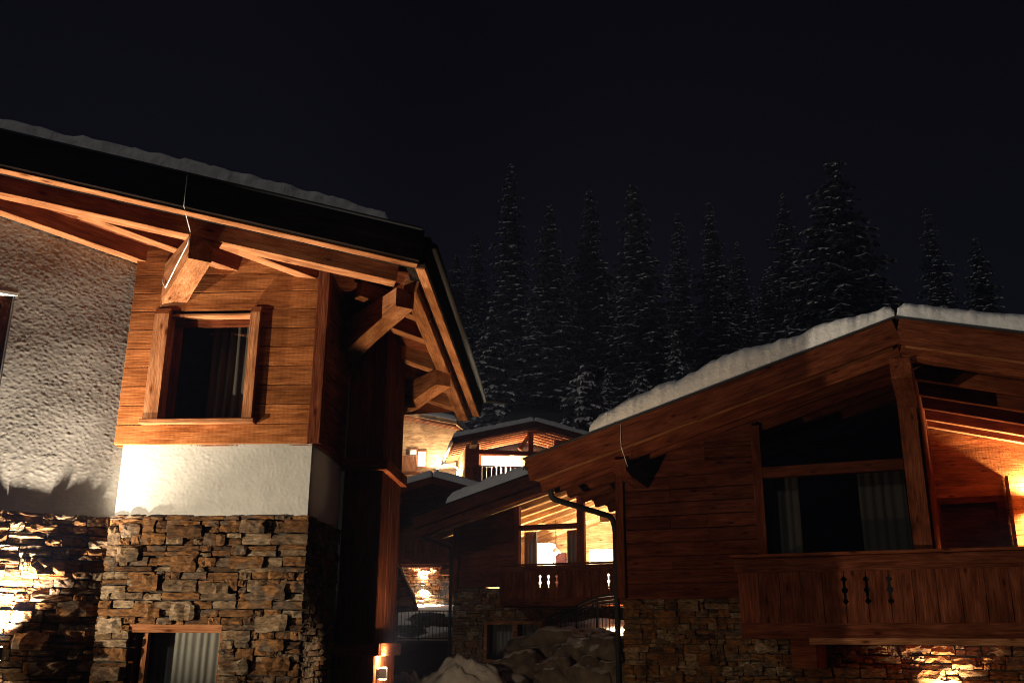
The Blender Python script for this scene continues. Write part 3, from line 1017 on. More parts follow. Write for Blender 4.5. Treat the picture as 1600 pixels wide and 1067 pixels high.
# cable clipped to the first bracket and the earthing wire down from the roof edge
bd = Vector((-pd.x, -pd.y, 0))
side = Vector((-pd.y, pd.x, 0)).normalized()
if side.x > 0: side = -side


def bp_(t, z):
    b = Vector((-1.36, -0.96, 0)) + bd * t - Vector((abs(side.x), 0, 0)) * 0
    b += side * 0.165
    return Vector((b.x, b.y, zr(-1.36, -0.96) + (zr(-1.36 + bd.x, -0.96 + bd.y) - zr(-1.36, -0.96)) * t + z))


link('cable', tube([bp_(-0.02, 0.02), bp_(0.03, -0.12), bp_(0.45, -0.24), bp_(1.0, -0.42), bp_(1.17, -0.30), bp_(1.2, -0.2)], 0.008, 6), M_CABLE, roof)
for t, z in ((0.38, -0.22), (0.95, -0.40)):
    q = bp_(t, z)
    beam('cable_clip', roof, q - ZUP * 0.02, q + ZUP * 0.02, 0.05, 0.03, M_CABLE)
ew = K0 + vg * ((1.44 + 1.42) / abs(vg.x)) + vn * 0.085
link('wire', tube([rp(ew.x, ew.y, 0.58), rp(ew.x, ew.y, 0.12), bp_(-0.03, 0.03)], 0.0045, 5), M_CABLE, roof)
# gutter at the far end of the eave
link('gutter', tube([rp(1.58, -0.4, 0.46), rp(1.68, 5.8, 0.46)], 0.05, 10), M_METAL, roof)
link('gutter_spout', tube([rp(1.68, 5.78, 0.44), rp(2.1, 5.9, 0.5)], 0.03, 8), M_METAL, roof)
# snow on this roof
s0, s1 = K0 + vg * 0.45 + vn * 0.05, V1 + vn * 0.05
snow_sheet('roof_snow', 'thin dim snow layer on the roof of the large left chalet', FL,
           [rp(s1.x, s1.y, 0.582), rp(s0.x, s0.y, 0.582), rp(s0.x - 0.2, s0.y + 5.2, 0.582), rp(s1.x - 0.6, s1.y + 6, 0.582)], 0.22,
           'snow lying on the roofs', nu=150, nv=34, r=0.16, rough=0.05, seed=2)

# --- its lamps
tl, zl = onW(-9, 1020)
pl = WS + wd * tl + ZUP * zl
wall_lamp('wall_lamp', 'glaring wall lamp on the stone base at the left edge of the picture', FL, pl + pd * 0.08, pd, 3500, WARMW, (1.0, 0.05), 1.0, spot=104, blend=0.9, back=0.14)
wall_lamp('wall_lamp', 'wall lamp on the dark wooden pier of the left chalet', FL, (0.61, 1.86, -0.42), (1, 0, 0), 1100, WARM, (1.0, 0.04), 1.0, spot=140, blend=0.9, omni=270, back=0.085)

# garden floodlight that lights the bay and the right chalet from low on the left
fl = root('garden_floodlight', FL, 'low garden floodlight on a post left of the large chalet, outside the view', 'floodlight')
fp_ = Vector((-7.42, -3.85, -0.35))
beam('post', fl, (fp_.x, fp_.y, GROUND), (fp_.x, fp_.y, fp_.z - 0.12), 0.08, 0.08, M_METAL, up=(0, 1, 0))
ad_ = Vector((0.827, 0.458, 0.325)).normalized()
beam('lamp_body', fl, fp_ - ad_ * 0.16, fp_ - ad_ * 0.06, 0.26, 0.2, M_METAL)
beam('lens', fl, fp_ - ad_ * 0.055, fp_ - ad_ * 0.045, 0.22, 0.16, M_LENS)
lamp_light('lamp_light', fl, fp_, 4600, (1.0, 0.84, 0.62), 0.06, 46, ad_, 0.6)

# ================================================================== right chalet
FR_ = Frame(25, (1400, 930), 15.5)
RH = root('chalet', FR_, 'dark timber chalet on the right with gable window, balcony and lit stone base', 'chalet')
UR, ZR, SL = 0.46, 4.50, 0.28                 # ridge position, rafter underside at the ridge, roof slope


def zg(u, off=0.0):
    return ZR + off - SL * abs(u - UR)


def slope_up(side_):
    return Vector((side_ * SL, 0, 1)).normalized()


def slope_beam(name, parent, uA, uB, v, w, h, off, mat, bev=0.006):
    """timber in the roof slope from uA to uB at depth v; off: height of its underside above the rafter line"""
    s = 1 if (uA + uB) / 2 > UR else -1
    k = math.sqrt(1 + SL * SL)
    return beam(name, parent, (uA, v, zg(uA, off + h * k / 2)), (uB, v, zg(uB, off + h * k / 2)), w, h, mat, up=(s * SL, 0, 1), bev=bev)


UE, UE2, VB = -6.12, 6.6, 10.5
rroof = link('roof', mesh([(UE, 0.02, zg(UE, 0.26)), (UR, 0.02, zg(UR, 0.26)), (UE2, 0.02, zg(UE2, 0.26)), (UE, VB, zg(UE, 0.26)), (UR, VB, zg(UR, 0.26)), (UE2, VB, zg(UE2, 0.26)),
                           (UE, 0.02, zg(UE, 0.62)), (UR, 0.02, zg(UR, 0.62)), (UE2, 0.02, zg(UE2, 0.62)), (UE, VB, zg(UE, 0.62)), (UR, VB, zg(UR, 0.62)), (UE2, VB, zg(UE2, 0.62))],
                          [(0, 3, 4, 1), (1, 4, 5, 2), (6, 7, 10, 9), (7, 8, 11, 10), (0, 1, 7, 6), (1, 2, 8, 7), (3, 9, 10, 4), (4, 10, 11, 5), (0, 6, 9, 3), (2, 5, 11, 8)]), M_DARK, RH)
for ua, ub in ((UE - 0.06, UR), (UR, UE2 + 0.06)):
    slope_beam('fascia', rroof, ua, ub, -0.11, 0.06, 0.43, 0.20, M_DARK)
    slope_beam('lit_line_strip', rroof, ua + 0.1, ub - 0.1, 0.02, 0.19, 0.03, 0.205, M_BEAM)  # paler timber paints in a lit line under the fascia
    slope_beam('barge_board', rroof, ua + (0.16 if ua < 0 else 0), ub - (0.16 if ub > 1 else 0), 0.18, 0.12, 0.26, 0.0, M_DBEAM)
    slope_beam('roof_edge', rroof, ua - (0.08 if ua < 0 else 0), ub + (0.08 if ub > 1 else 0), -0.09, 0.18, 0.035, 0.635, M_METAL)
for v in (1.45, 2.7, 3.85, 4.95, 5.75, 7.2, 8.6):
    slope_beam('rafter', rroof, UR + 0.02, UE2 - 0.1, v, 0.16, 0.24, 0.0, M_BEAM if v > 4.5 else M_DBEAM)  # paler timber on the inner rafters paints in their lamp-lit look
for v in (0.75, 1.45, 2.2, 3.0, 3.85, 4.7, 5.6, 6.6):
    slope_beam('rafter', rroof, UE + 0.12, UR - 0.02, v, 0.14, 0.20, 0.05, M_DBEAM)
# left gable wall: boards above, stone below
W1 = 1.35
UL = -4.84
rwall = link('timber_wall', block(UL, -2.3, W1 + 0.04, W1 + 0.14, 0.79, 2.9), M_DARK, RH)
planks(rwall, (0, W1 + 0.04, 0), (1, 0, 0), (0, -1, 0), UL + 0.06, -2.28, 0.82, 4.2, 0.245, M_DARK, 0.045, None, lambda u: zg(u, 0.22), rg=rg, mids=(-3.9, -3.2), gap=0.016)
link('gable_backing', prism([(UL, W1 + 0.04), (-2.3, W1 + 0.04), (-2.3, W1 + 0.14), (UL, W1 + 0.14)], 2.9, lambda a, b: zg(a, 0.2)), M_DARK, rwall)
beam('corner_post', rwall, (UL - 0.05, W1 + 0.03, 0.80), (UL - 0.05, W1 + 0.03, zg(UL, 0.2)), 0.16, 0.16, M_DBEAM, up=(0, -1, 0))
link('side_wall', block(UL - 0.06, UL + 0.04, W1 + 0.12, 10.2, GROUND, zg(UL, 0.2)), M_DARK, RH)
link('back_wall', prism([(UL, 9.9), (6.0, 9.9), (6.0, 10.1), (UL, 10.1)], GROUND, 2.9), M_DARK, RH)
# gable window between the wall, the ridge post and the crossbeam
gwn = link('gable_window', mesh([], []), M_DBEAM, RH)
beam('post', gwn, (-2.22, W1 - 0.01, 0.9), (-2.22, W1 - 0.01, zg(-2.22, 0.1)), 0.17, 0.18, M_DBEAM, up=(0, -1, 0))
beam('crossbeam', gwn, (-2.13, W1 - 0.02, 2.965), (0.26, W1 - 0.02, 2.965), 0.18, 0.19, M_DBEAM)
beam('ridge_post', gwn, (0.42, W1 - 0.03, 0.3), (0.42, W1 - 0.03, 4.2), 0.30, 0.28, M_DBEAM, up=(0, -1, 0))
slope_beam('head_beam', gwn, -2.13, 0.27, W1 + 0.03, 0.12, 0.16, -0.02, M_DBEAM)
link('pane', mesh([(-2.13, W1, 0.9), (0.27, W1, 0.9), (0.27, W1, 2.87), (-2.13, W1, 2.87)], [(0, 1, 2, 3)]), M_GLASS, gwn)
link('pane', mesh([(-2.13, W1, 3.06), (0.27, W1, 3.06), (0.27, W1, zg(0.27)), (-2.13, W1, zg(-2.13))], [(0, 1, 2, 3)]), M_GLASS, gwn)
curtain('curtain', gwn, (-2.1, W1 + 0.3, 0), (1, 0, 0), 0.52, 0.7, 2.95, M_CURT3, 0.15, 0.024, 3)
curtain('curtain', gwn, (-0.55, W1 + 0.3, 0), (1, 0, 0), 0.78, 0.7, 2.95, M_CURT3, 0.16, 0.024, 8)
for v0, v1_, u0, u1, z0, z1 in ((5.3, 5.4, -4.8, 0.48, 0.2, 2.9),):
    link('room_wall', block(u0, u1, v0, v1_, z0, z1), M_ROOM, RH)
link('room_wall', prism([(UL + 0.1, 5.3), (0.48, 5.3), (0.48, 5.4), (UL + 0.1, 5.4)], 2.9, lambda a, b: zg(a, 0.2)), M_ROOM, RH)
link('room_wall', prism([(0.50, W1 + 0.1), (0.60, W1 + 0.1), (0.60, 5.8), (0.50, 5.8)], 0.2, lambda a, b: zg(a, 0.2)), M_DARK, RH)
link('room_floor', block(UL + 0.05, 6.0, W1 + 0.15, 9.9, 0.2, 0.3), M_ROOM, RH)
# ridge purlin reaching out to the barge boards
rpur = profile([(0, 0), (0, -0.34), (0.35, -0.42), (0.9, -0.50), (1.25, -0.62), (1.6, -0.62), (1.6, 0)], 0.16)
rpur.materials.append(M_DBEAM)
link('ridge_purlin', rpur, M_DBEAM, rroof, basis(Vector((0, 1, 0)), ZUP, Vector((0.44, 0.02, 4.50))))
bpur = profile([(0, 0), (0, -0.20), (0.3, -0.27), (0.75, -0.31), (1.15, -0.34), (1.5, -0.34), (1.5, 0)], 0.13)
bpur.materials.append(M_DBEAM)
link('purlin', bpur, M_DBEAM, rroof, basis(Vector((0, 1, 0)), ZUP, Vector((-4.44, 0.03, zg(-4.44, 0.04)))))
# boarded recess behind the right half of the gable
W2 = 5.85
r2 = link('recess_wall', block(0.6, 6.2, W2 + 0.04, W2 + 0.14, 0.2, 2.6), M_DBEAM, RH)
wi0, wi1 = FR_.V(1467, 787, W2), FR_.V(1560, 783, W2)
HW = (wi0.x, wi1.x, 1.3, wi0.z - 0.02)
planks(r2, (0, W2 + 0.04, 0), (1, 0, 0), (0, -1, 0), 0.58, 6.0, 0.3, 4.7, 0.262, M_WOOD, 0.04, HW, lambda u: zg(u, 0.2), rg=rg)
link('gable_backing', prism([(0.58, W2 + 0.04), (6.2, W2 + 0.04), (6.2, W2 + 0.14), (0.58, W2 + 0.14)], 2.6, lambda a, b: zg(a, 0.2)), M_DBEAM, r2)
rwn = link('recess_window', mesh([], []), M_DBEAM, RH)
for ua, ub, za, zb_ in ((HW[0] - 0.12, HW[1] + 0.12, HW[3], HW[3] + 0.13), (HW[0] - 0.12, HW[0] + 0.02, 1.3, HW[3]), (HW[1] - 0.04, HW[1] + 0.12, 1.3, HW[3])):
    link('frame', block(ua, ub, W2 - 0.06, W2 + 0.03, za, zb_), M_DBEAM, rwn)
link('pane', mesh([(HW[0], W2 + 0.01, 1.3), (HW[1], W2 + 0.01, 1.3), (HW[1], W2 + 0.01, HW[3]), (HW[0], W2 + 0.01, HW[3])], [(0, 1, 2, 3)]), M_GLASS, rwn)
link('dark_interior', block(HW[0] - 0.1, HW[1] + 0.1, W2 + 0.2, W2 + 0.25, 1.2, HW[3] + 0.1), M_ROOM, rwn)
sp0 = FR_.V(1572, 745, W2 - 0.25)
me_ = block(sp0.x - 0.03, sp0.x + 0.03, W2 - 0.42, W2 - 0.01, 1.0, sp0.z)
link('open_shutter', me_, M_BEAM, rwn)
# balcony
bal = link('balcony', block(-2.42, 6.2, 0.03, W1 + 0.02, 0.10, 0.26), M_DARK, RH)
beam('rail_cap', bal, (-2.52, -0.01, 1.385), (6.2, -0.01, 1.385), 0.17, 0.05, M_DBEAM)
beam('rail_board', bal, (-2.47, 0.0, 1.235), (6.2, 0.0, 1.235), 0.05, 0.24, M_DARK)
beam('base_board', bal, (-2.40, -0.0, 0.205), (6.2, -0.0, 0.205), 0.05, 0.24, M_DARK)
beam('edge_beam', bal, (-1.35, 0.05, 0.05), (6.2, 0.05, 0.05), 0.16, 0.10, M_BEAM)
for u in (-2.38, 1.1, 4.5):
    beam('post', bal, (u, 0.09, 0.1), (u, 0.09, 1.33), 0.10, 0.09, M_DARK, up=(0, -1, 0))
beam('side_rail_board', bal, (-2.44, 0.05, 1.235), (-2.44, W1 - 0.1, 1.235), 0.05, 0.24, M_DARK)
NOTCH = [(0.0, 0.0), (0.05, 0.045), (0.085, 0.014), (0.17, 0.014), (0.20, 0.042), (0.235, 0.042), (0.265, 0.014), (0.35, 0.014), (0.385, 0.045), (0.435, 0.0)]


def cut_plank(parent, u0, u1, v, z0, z1, nl, nr, zn, sc, mat, thick=0.035):
    """upright balcony board whose edges are sawn out where an ornament is cut through the joint"""
    cu, cz = (u0 + u1) / 2, (z0 + z1) / 2
    pts = [(z0 - cz, -(u1 - u0) / 2)]
    g_ = 0.006
    right = [(z0, u1 - g_)] + ([(zn + a * sc, u1 - g_ - b * sc) for a, b in NOTCH] if nr else []) + [(z1, u1 - g_)]
    left = [(z1, u0 + g_)] + ([(zn + a * sc, u0 + g_ + b * sc) for a, b in reversed(NOTCH)] if nl else []) + [(z0, u0 + g_)]
    pts = [(z - cz, u - cu) for z, u in right + left]
    me = profile(pts, thick / 2)
    me.materials.append(mat)
    # profile x -> world z, profile z -> u
    return link('plank', me, mat, parent, Matrix(((0, 0, 1, cu), (0, 1, 0, v), (1, 0, 0, cz), (0, 0, 0, 1))))


edges = []
u = -2.42
cuts = [FR_.V(1320, 920).x, FR_.V(1355, 920).x, FR_.V(1391, 920).x]
pw = cuts[1] - cuts[0]
e = [cuts[0] + k * pw for k in range(-5, 20)]
for k in range(len(e) - 1):
    nl = any(abs(e[k] - c) < 0.03 for c in cuts)
    nr = any(abs(e[k + 1] - c) < 0.03 for c in cuts)
    cut_plank(bal, max(e[k], -2.45), e[k + 1], random.uniform(-0.004, 0.004), 0.30, 1.14, nl, nr, 0.60, 1.0, M_DARK)
bm0, bm1 = FR_.V(1238, 1042, 0.2), FR_.V(1277, 1042, 0.2)
link('support_beam', prism([(bm0.x, 0.22), (bm1.x, 0.22), (bm1.x, W1 + 0.1), (bm0.x, W1 + 0.1)], -0.36, 0.095), M_DBEAM, bal)
link('support_beam', block(3.0, 3.4, 0.22, W1 + 0.1, -0.36, 0.095), M_DBEAM, bal)
# stone base
rst = link('stone_wall', block(UL, 6.0, W1 + 0.05, W1 + 0.3, GROUND, 0.79), M_MORTAR, RH)
rg2 = random.Random(21)
it = courses(UL - 0.05, 3.2, -0.75, 0.79, None, rg2, 0.08, 0.17)
it.sort(key=lambda s: (abs(s[0] - 0.4) if s[1] < 0.15 else 5 + abs(s[0] + 4)))
lay_stones(rst, (0, W1 + 0.05, 0), (1, 0, 0), (0, -1, 0), it[:265], rg2, 0.04, 0.09)
big_stones(rst, (0, W1 + 0.05, 0), (1, 0, 0), (0, -1, 0), UL, 3.0, -0.7, 0.75, 24, rg2, (0.09, 0.12))
lay_stones(rst, (0, W1 + 0.05, 0), (1, 0, 0), (0, -1, 0), it[265:] + courses(UL - 0.05, 3.2, -2.0, -0.75, None, rg2, 0.08, 0.17), rg2, 0.04, 0.09, True)
# gutter and downpipe at the left eave
link('gutter', tube([(UE - 0.1, 0.0, zg(UE, 0.5)), (UE - 0.1, VB, zg(UE, 0.5))], 0.085, 10), M_METAL, rroof)
link('gutter_hook', tube([(UE - 0.02, 0.02, zg(UE, 0.62)), (UE - 0.16, 0.0, zg(UE, 0.56)), (UE - 0.2, 0.0, zg(UE, 0.44))], 0.014, 6), M_METAL, rroof)
link('downpipe', tube(bend([(-5.95, 0.42, 2.85), (-5.94, 0.45, 2.60), (-5.08, 1.40, 2.33), (-5.03, 1.45, 2.1), (-5.03, 1.45, GROUND)], 5), 0.055, 10), M_METAL, RH)
link('wire', tube([(-4.33, -0.15, zg(-4.33, 0.62)), (-4.33, -0.155, zg(-4.33, 0.2)), (-4.28, 0.03, zg(-4.28, -0.15))], 0.006, 5), M_CABLE, rroof)
# snow on both slopes
sn = lambda u, v: (u, v, zg(u, 0.675))
snow_sheet('roof_snow', 'thick pale snow blanket on the left slope of the right chalet', FR_, [sn(-4.95, -0.15), sn(UR, -0.15), sn(UR, 9.5), sn(-4.95, 9.5)], 0.42, 'snow lying on the roofs', nu=170, nv=38, r=0.2, rough=0.07, seed=5,
           hfun=lambda s, t: 0.30 + 0.20 * math.sin(math.pi * min(1, s * 1.05)) - 0.04 * s)
snow_sheet('roof_snow', 'snow layer on the right slope of the right chalet', FR_, [sn(UR + 0.02, -0.15), sn(UE2 - 0.3, -0.15), sn(UE2 - 0.3, 9.5), sn(UR + 0.02, 9.5)], 0.30, 'snow lying on the roofs', nu=120, nv=30, r=0.18, rough=0.045, seed=7)
# lamps
wl = FR_.V(1622, 775, W2 - 0.05)
wall_lamp('wall_lamp', 'wall lamp on the boarded recess at the right edge of the picture', FR_, (wl.x, W2, wl.z - 0.15), (0, -1, 0), 1500, WARM, (1.0, 1.0), 1.0, spot=165, blend=0.6)
wall_lamp('wall_lamp', 'wall lamp lighting the stone base under the balcony of the right chalet', FR_, (0.48, W1 - 0.02, -0.95), (0, -1, 0), 650, WARM, (1.0, 0.2), 1.0, spot=120, blend=0.6)

# ================================================================== middle chalet with the lit room
FM = Frame(25, (800, 900), 29.0)
MH = root('chalet', FM, 'middle chalet with brightly lit room window and curtains, half hidden by the right chalet', 'chalet')
MR = 4.6                                            # ridge position (behind the right chalet)


def zm(u, off=0.0):
    return 3.70 + 0.27 * min(u, 2 * MR - u) + off


def msl(name, parent, ua, ub, v, w, h, off, mat):
    k = math.sqrt(1 + 0.27 ** 2)
    return beam(name, parent, (ua, v, zm(ua, off + h * k / 2)), (ub, v, zm(ub, off + h * k / 2)), w, h, mat, up=(-0.27 if ua < MR - 0.1 else 0.27, 0, 1))


ML, MW = -1.84, -1.25                               # left wall corner, fascia depth
for (ua, ub) in ((-2.6, MR), (MR, 2 * MR + 2.6)):
    fp = [(ua, MW), (ub, MW), (ub, 9), (ua, 9)]
    rf = link('roof', prism(fp, lambda a, b: zm(a, 0.16), lambda a, b: zm(a, 0.50)), M_DARK, MH)
    msl('fascia', rf, ua, ub, MW - 0.04, 0.06, 0.34, 0.17, M_DARK)
    msl('barge_board', rf, ua + 0.1, ub - 0.1, MW + 0.08, 0.12, 0.22, -0.08, M_DBEAM)
    msl('roof_edge', rf, ua - 0.05, ub + 0.05, MW - 0.03, 0.16, 0.03, 0.53, M_METAL)
    for v in (-0.55, 0.2, 1.0, 1.8, 2.6, 3.4, 4.2, 5.0):
        msl('rafter', rf, ua + 0.15, ub - 0.02, v, 0.12, 0.17, -0.02, M_INT)
    if ua < 0: mroof = rf
mtop = lambda u_: zm(u_, 0.14)
mw = link('timber_wall', prism([(ML, 0.04), (0.12, 0.04), (0.12, 0.16), (ML, 0.16)], 1.55, lambda a, b: zm(a, 0.12)), M_DARK, MH)
planks(mw, (0, 0.04, 0), (1, 0, 0), (0, -1, 0), ML + 0.1, 0.16, 1.56, 4.2, 0.21, M_DARK, 0.04, None, mtop, rg=rg)
beam('corner_post', mw, (ML, 0.0, 1.4), (ML, 0.0, zm(ML, 0.1)), 0.17, 0.16, M_DBEAM, up=(0, -1, 0))
link('stone_base', block(ML - 0.06, -0.9, 0.03, 0.3, GROUND, 1.55), M_MORTAR, MH)
mst = link('stone_wall', block(0.95, 8, 0.03, 0.3, GROUND, 0.95), M_MORTAR, MH)
link('mortar_bed', block(-0.9, 0.95, 0.03, 0.3, 0.58, 1.5), M_MORTAR, mst)
link('mortar_bed', block(-0.9, 0.95, 0.03, 0.3, GROUND, -0.52), M_MORTAR, mst)
rg3 = random.Random(33)
mit = courses(ML - 0.08, 3.2, -1.3, 1.52, (-0.9, 0.95, -0.52, 0.58), rg3, 0.11, 0.2)
mit.sort(key=lambda s: s[0])
lay_stones(mst, (0, 0.03, 0), (1, 0, 0), (0, -1, 0), [s for s in mit if s[2] * s[3] > 0.012][:280], rg3, 0.04, 0.09)
lay_stones(mst, (0, 0.03, 0), (1, 0, 0), (0, -1, 0), [s for s in mit if s[2] * s[3] <= 0.012] + [s for s in mit if s[2] * s[3] > 0.012][280:], rg3, 0.04, 0.09, True)
link('side_wall', prism([(ML - 0.05, 0.17), (ML + 0.1, 0.17), (ML + 0.1, 8), (ML - 0.05, 8)], GROUND, zm(ML, 0.12)), M_DARK, MH)
# lit gable window
mwin = link('gable_window', mesh([], []), M_DBEAM, MH)
for u_ in (0.17, 2.17):
    beam('post', mwin, (u_, 0.0, 0.9), (u_, 0.0, zm(u_, 0.1)), 0.16 if u_ < 1 else 0.22, 0.16, M_DBEAM, up=(0, -1, 0))
beam('post', mwin, (4.4, 0.0, 0.9), (4.4, 0.0, zm(4.4, 0.1)), 0.2, 0.16, M_DBEAM, up=(0, -1, 0))
beam('crossbeam', mwin, (0.25, 0.0, 3.205), (2.06, 0.0, 3.205), 0.14, 0.15, M_DBEAM)
for (a_, b_, c_, d_) in ((0.24, 2.06, 0.9, 3.13), (2.28, 4.3, 0.9, None)):
    link('pane', mesh([(a_, 0.02, c_), (b_, 0.02, c_), (b_, 0.02, d_ or zm(b_)), (a_, 0.02, d_ or zm(a_))], [(0, 1, 2, 3)]), M_GLASS, mwin)
link('pane', mesh([(0.24, 0.02, 3.28), (2.06, 0.02, 3.28), (2.06, 0.02, zm(2.06)), (0.24, 0.02, zm(0.24))], [(0, 1, 2, 3)]), M_GLASS, mwin)
curtain('curtain', mwin, (0.26, 0.28, 0), (1, 0, 0), 0.42, 0.95, 3.12, M_CURT2, 0.12, 0.045, 4)
curtain('curtain', mwin, (1.62, 0.28, 0), (1, 0, 0), 0.42, 0.95, 3.12, M_CURT, 0.12, 0.045, 9)
curtain('curtain', mwin, (3.9, 0.28, 0), (1, 0, 0), 0.4, 0.95, 3.12, M_CURT2, 0.12, 0.045, 13)
# the room
room = link('lit_room', block(-1.7, 8, 0.25, 6.2, 0.80, 0.92), M_INT, MH)
link('room_ceiling', prism([(-1.75, 0.2), (MR, 0.2), (MR, 6.3), (-1.75, 6.3)], lambda a, b: zm(a, 0.12), lambda a, b: zm(a, 0.15)), M_INT, room)
link('room_back', prism([(-1.75, 6.1), (8, 6.1), (8, 6.2), (-1.75, 6.2)], 0.92, lambda a, b: zm(a, 0.1)), M_INT, room)
planks(room, (0, 6.1, 0), (1, 0, 0), (0, -1, 0), -1.6, 7.9, 0.93, 5.0, 0.3, M_INT, 0.03, None, mtop, rg=rg)
link('partition', prism([(-1.7, 0.2), (-1.6, 0.2), (-1.6, 6.1), (-1.7, 6.1)], 0.92, lambda a, b: zm(a, 0.1)), M_INT, room)
link('white_cabinet', block(-0.85, -0.2, 3.3, 3.8, 0.92, 3.1), M_CREAM, room)
link('dark_doorway', block(-1.3, -0.7, 5.9, 6.06, 0.92, 3.0), M_DARK, room)
link('white_partition', block(0.9, 2.3, 4.0, 4.1, 0.92, 2.9), M_CREAM, room)
beam('tie_beam', room, (2.3, 1.3, 3.55), (6.5, 1.3, 3.55), 0.18, 0.24, M_INT)
beam('tie_post', room, (3.2, 1.3, 3.67), (3.2, 1.3, zm(3.2, 0.05)), 0.24, 0.16, M_WHITE, up=(0, -1, 0))
# hanging lamps in the room
for k, (u_, v_, z_, pw_, lb) in enumerate(((0.15, 3.0, 2.75, 1700, 'small hanging lamp glowing in the lit room of the middle chalet'), (3.0, 1.9, 3.2, 700, 'hanging lamp behind the right pane of the lit room'))):
    hl = root('hanging_lamp', FM, lb, 'lamp', 'lamps in the lit room')
    link('lamp_cord', tube([(u_, v_, z_ + 0.1), (u_, v_, zm(u_, 0.1))], 0.012, 6), M_METAL, hl)
    sh = [(0.03, 0.16), (0.06, 0.14), (0.15, 0.0), (0.14, 0.0)]
    vv, ff = [], []
    for r_, dz in sh:
        for q in range(14):
            t = 2 * math.pi * q / 14
            vv.append((u_ + r_ * math.cos(t), v_ + r_ * math.sin(t), z_ + dz))
    for a_ in range(3):
        for q in range(14):
            ff.append((a_ * 14 + q, a_ * 14 + (q + 1) % 14, (a_ + 1) * 14 + (q + 1) % 14, (a_ + 1) * 14 + q))
    link('lamp_shade', mesh(vv, ff, True), M_WHITE, hl)
    bm = bmesh.new(); bmesh.ops.create_icosphere(bm, subdivisions=2, radius=0.07, matrix=Matrix.Translation((u_, v_, z_ + 0.0)))
    me_ = bpy.data.meshes.new('bulb'); bm.to_mesh(me_); bm.free()
    link('bulb', me_, M_LENS, hl)
    lamp_light('lamp_light', hl, (u_, v_, z_ - 0.14), pw_, (1.0, 0.82, 0.58), 0.1)
# balcony of the middle chalet
mb = link('balcony', block(0.22, 8, -1.18, 0.0, 0.95, 1.08), M_DARK, MH)
beam('rail_cap', mb, (0.18, -1.2, 2.055), (8, -1.2, 2.055), 0.15, 0.05, M_DARK)
beam('rail_board', mb, (0.2, -1.2, 1.95), (8, -1.2, 1.95), 0.05, 0.14, M_DARK)
beam('base_board', mb, (0.2, -1.2, 1.06), (8, -1.2, 1.06), 0.05, 0.2, M_DARK)
mc = [FM.V(x, 900, -1.2).x for x in (844, 857, 870, 950)]
mp_ = mc[1] - mc[0]
e = [mc[0] + k * mp_ for k in range(-5, 26)]
for k in range(len(e) - 1):
    if e[k] < 0.15 or e[k] > 7.5: continue
    nl = any(abs(e[k] - c) < 0.14 for c in mc)
    nr = any(abs(e[k + 1] - c) < 0.14 for c in mc)
    cut_plank(mb, e[k], e[k + 1], -1.2, 1.15, 1.88, nl, nr, 1.36, 0.95, M_DARK)
# ground floor window of the middle chalet
mg = link('ground_window', mesh([], []), M_DBEAM, MH)
for ua, ub, za, zb_ in ((-0.9, 0.95, 0.5, 0.6), (-0.9, 0.95, -0.54, -0.46), (-0.88, -0.78, -0.46, 0.5), (0.04, 0.18, -0.46, 0.5), (0.84, 0.94, -0.46, 0.5)):
    link('frame', block(ua, ub, -0.03, 0.1, za, zb_), M_BEAM, mg)
for ua, ub in ((-0.78, 0.04), (0.18, 0.84)):
    link('pane', mesh([(ua, 0.05, -0.46), (ub, 0.05, -0.46), (ub, 0.05, 0.5), (ua, 0.05, 0.5)], [(0, 1, 2, 3)]), M_GLASS, mg)
    curtain('curtain', mg, (ua, 0.35, 0), (1, 0, 0), ub - ua, -0.55, 0.6, M_CURT, 0.13, 0.04, ua)
link('dark_interior', block(-1.0, 1.05, 0.6, 0.65, -0.7, 0.75), M_ROOM, mg)
snow_sheet('roof_snow', 'snow wedge on the roof of the middle chalet', FM, [(-1.55, MW - 0.06, zm(-1.55, 0.55)), (MR, MW - 0.06, zm(MR, 0.55)), (MR, 8.8, zm(MR, 0.55)), (-1.55, 8.8, zm(-1.55, 0.55))], 0.38, 'snow lying on the roofs', nu=90, nv=26, r=0.3, rough=0.05, seed=12)
link('gutter', tube([(-2.7, MW, zm(-2.6, 0.4)), (-2.7, 8.8, zm(-2.6, 0.4))], 0.08, 8), M_METAL, mroof)
link('downpipe', tube(bend([(-2.65, -0.9, 3.25), (-2.62, -0.85, 2.98), (-1.98, -0.06, 2.72), (-1.98, -0.06, 2.4), (-1.98, -0.06, GROUND)]), 0.05, 8), M_METAL, MH)
sl_ = FM.V(703, 847, -0.1)
wall_lamp('wall_lamp', 'tiny lamp under the left eave of the middle chalet', FM, (sl_.x, 0.3, sl_.z), (-1, 0, 0), 5, WARM, (0.4, 1), 0.8, back=0.06)

# ================================================================== lower chalet behind, with the hourglass lamp
FN = Frame(6, (662, 912), 42.0, 1.5)
NH = root('chalet', FN, 'chalet behind the left pier with dark balcony and hourglass of lamp light on its stone', 'chalet')
nst = link('stone_wall', block(-5.5, 1.75, 0.05, 0.5, 0.5, 3.0), M_MORTAR, NH)
rg4 = random.Random(8)
nit = courses(-1.7, 1.7, 1.0, 3.0, None, rg4, 0.1, 0.19)
lay_stones(nst, (0, 0.05, 0), (1, 0, 0), (0, -1, 0), nit[:300], rg4, 0.04, 0.12)
lay_stones(nst, (0, 0.05, 0), (1, 0, 0), (0, -1, 0), nit[300:] + courses(-5.5, -1.7, 1.0, 3.0, None, rg4, 0.12, 0.2), rg4, 0.04, 0.12, True)
nb = link('balcony', block(-5.5, 0.98, -1.15, 0.04, 3.0, 3.12), M_DARK, NH)
beam('edge_beam', nb, (-5.5, -0.98, 2.99), (0.95, -0.98, 2.99), 0.12, 0.12, M_BEAM)
link('support_beam', block(0.84, 1.2, -0.9, 0.04, 2.66, 2.995), M_BEAM, nb)
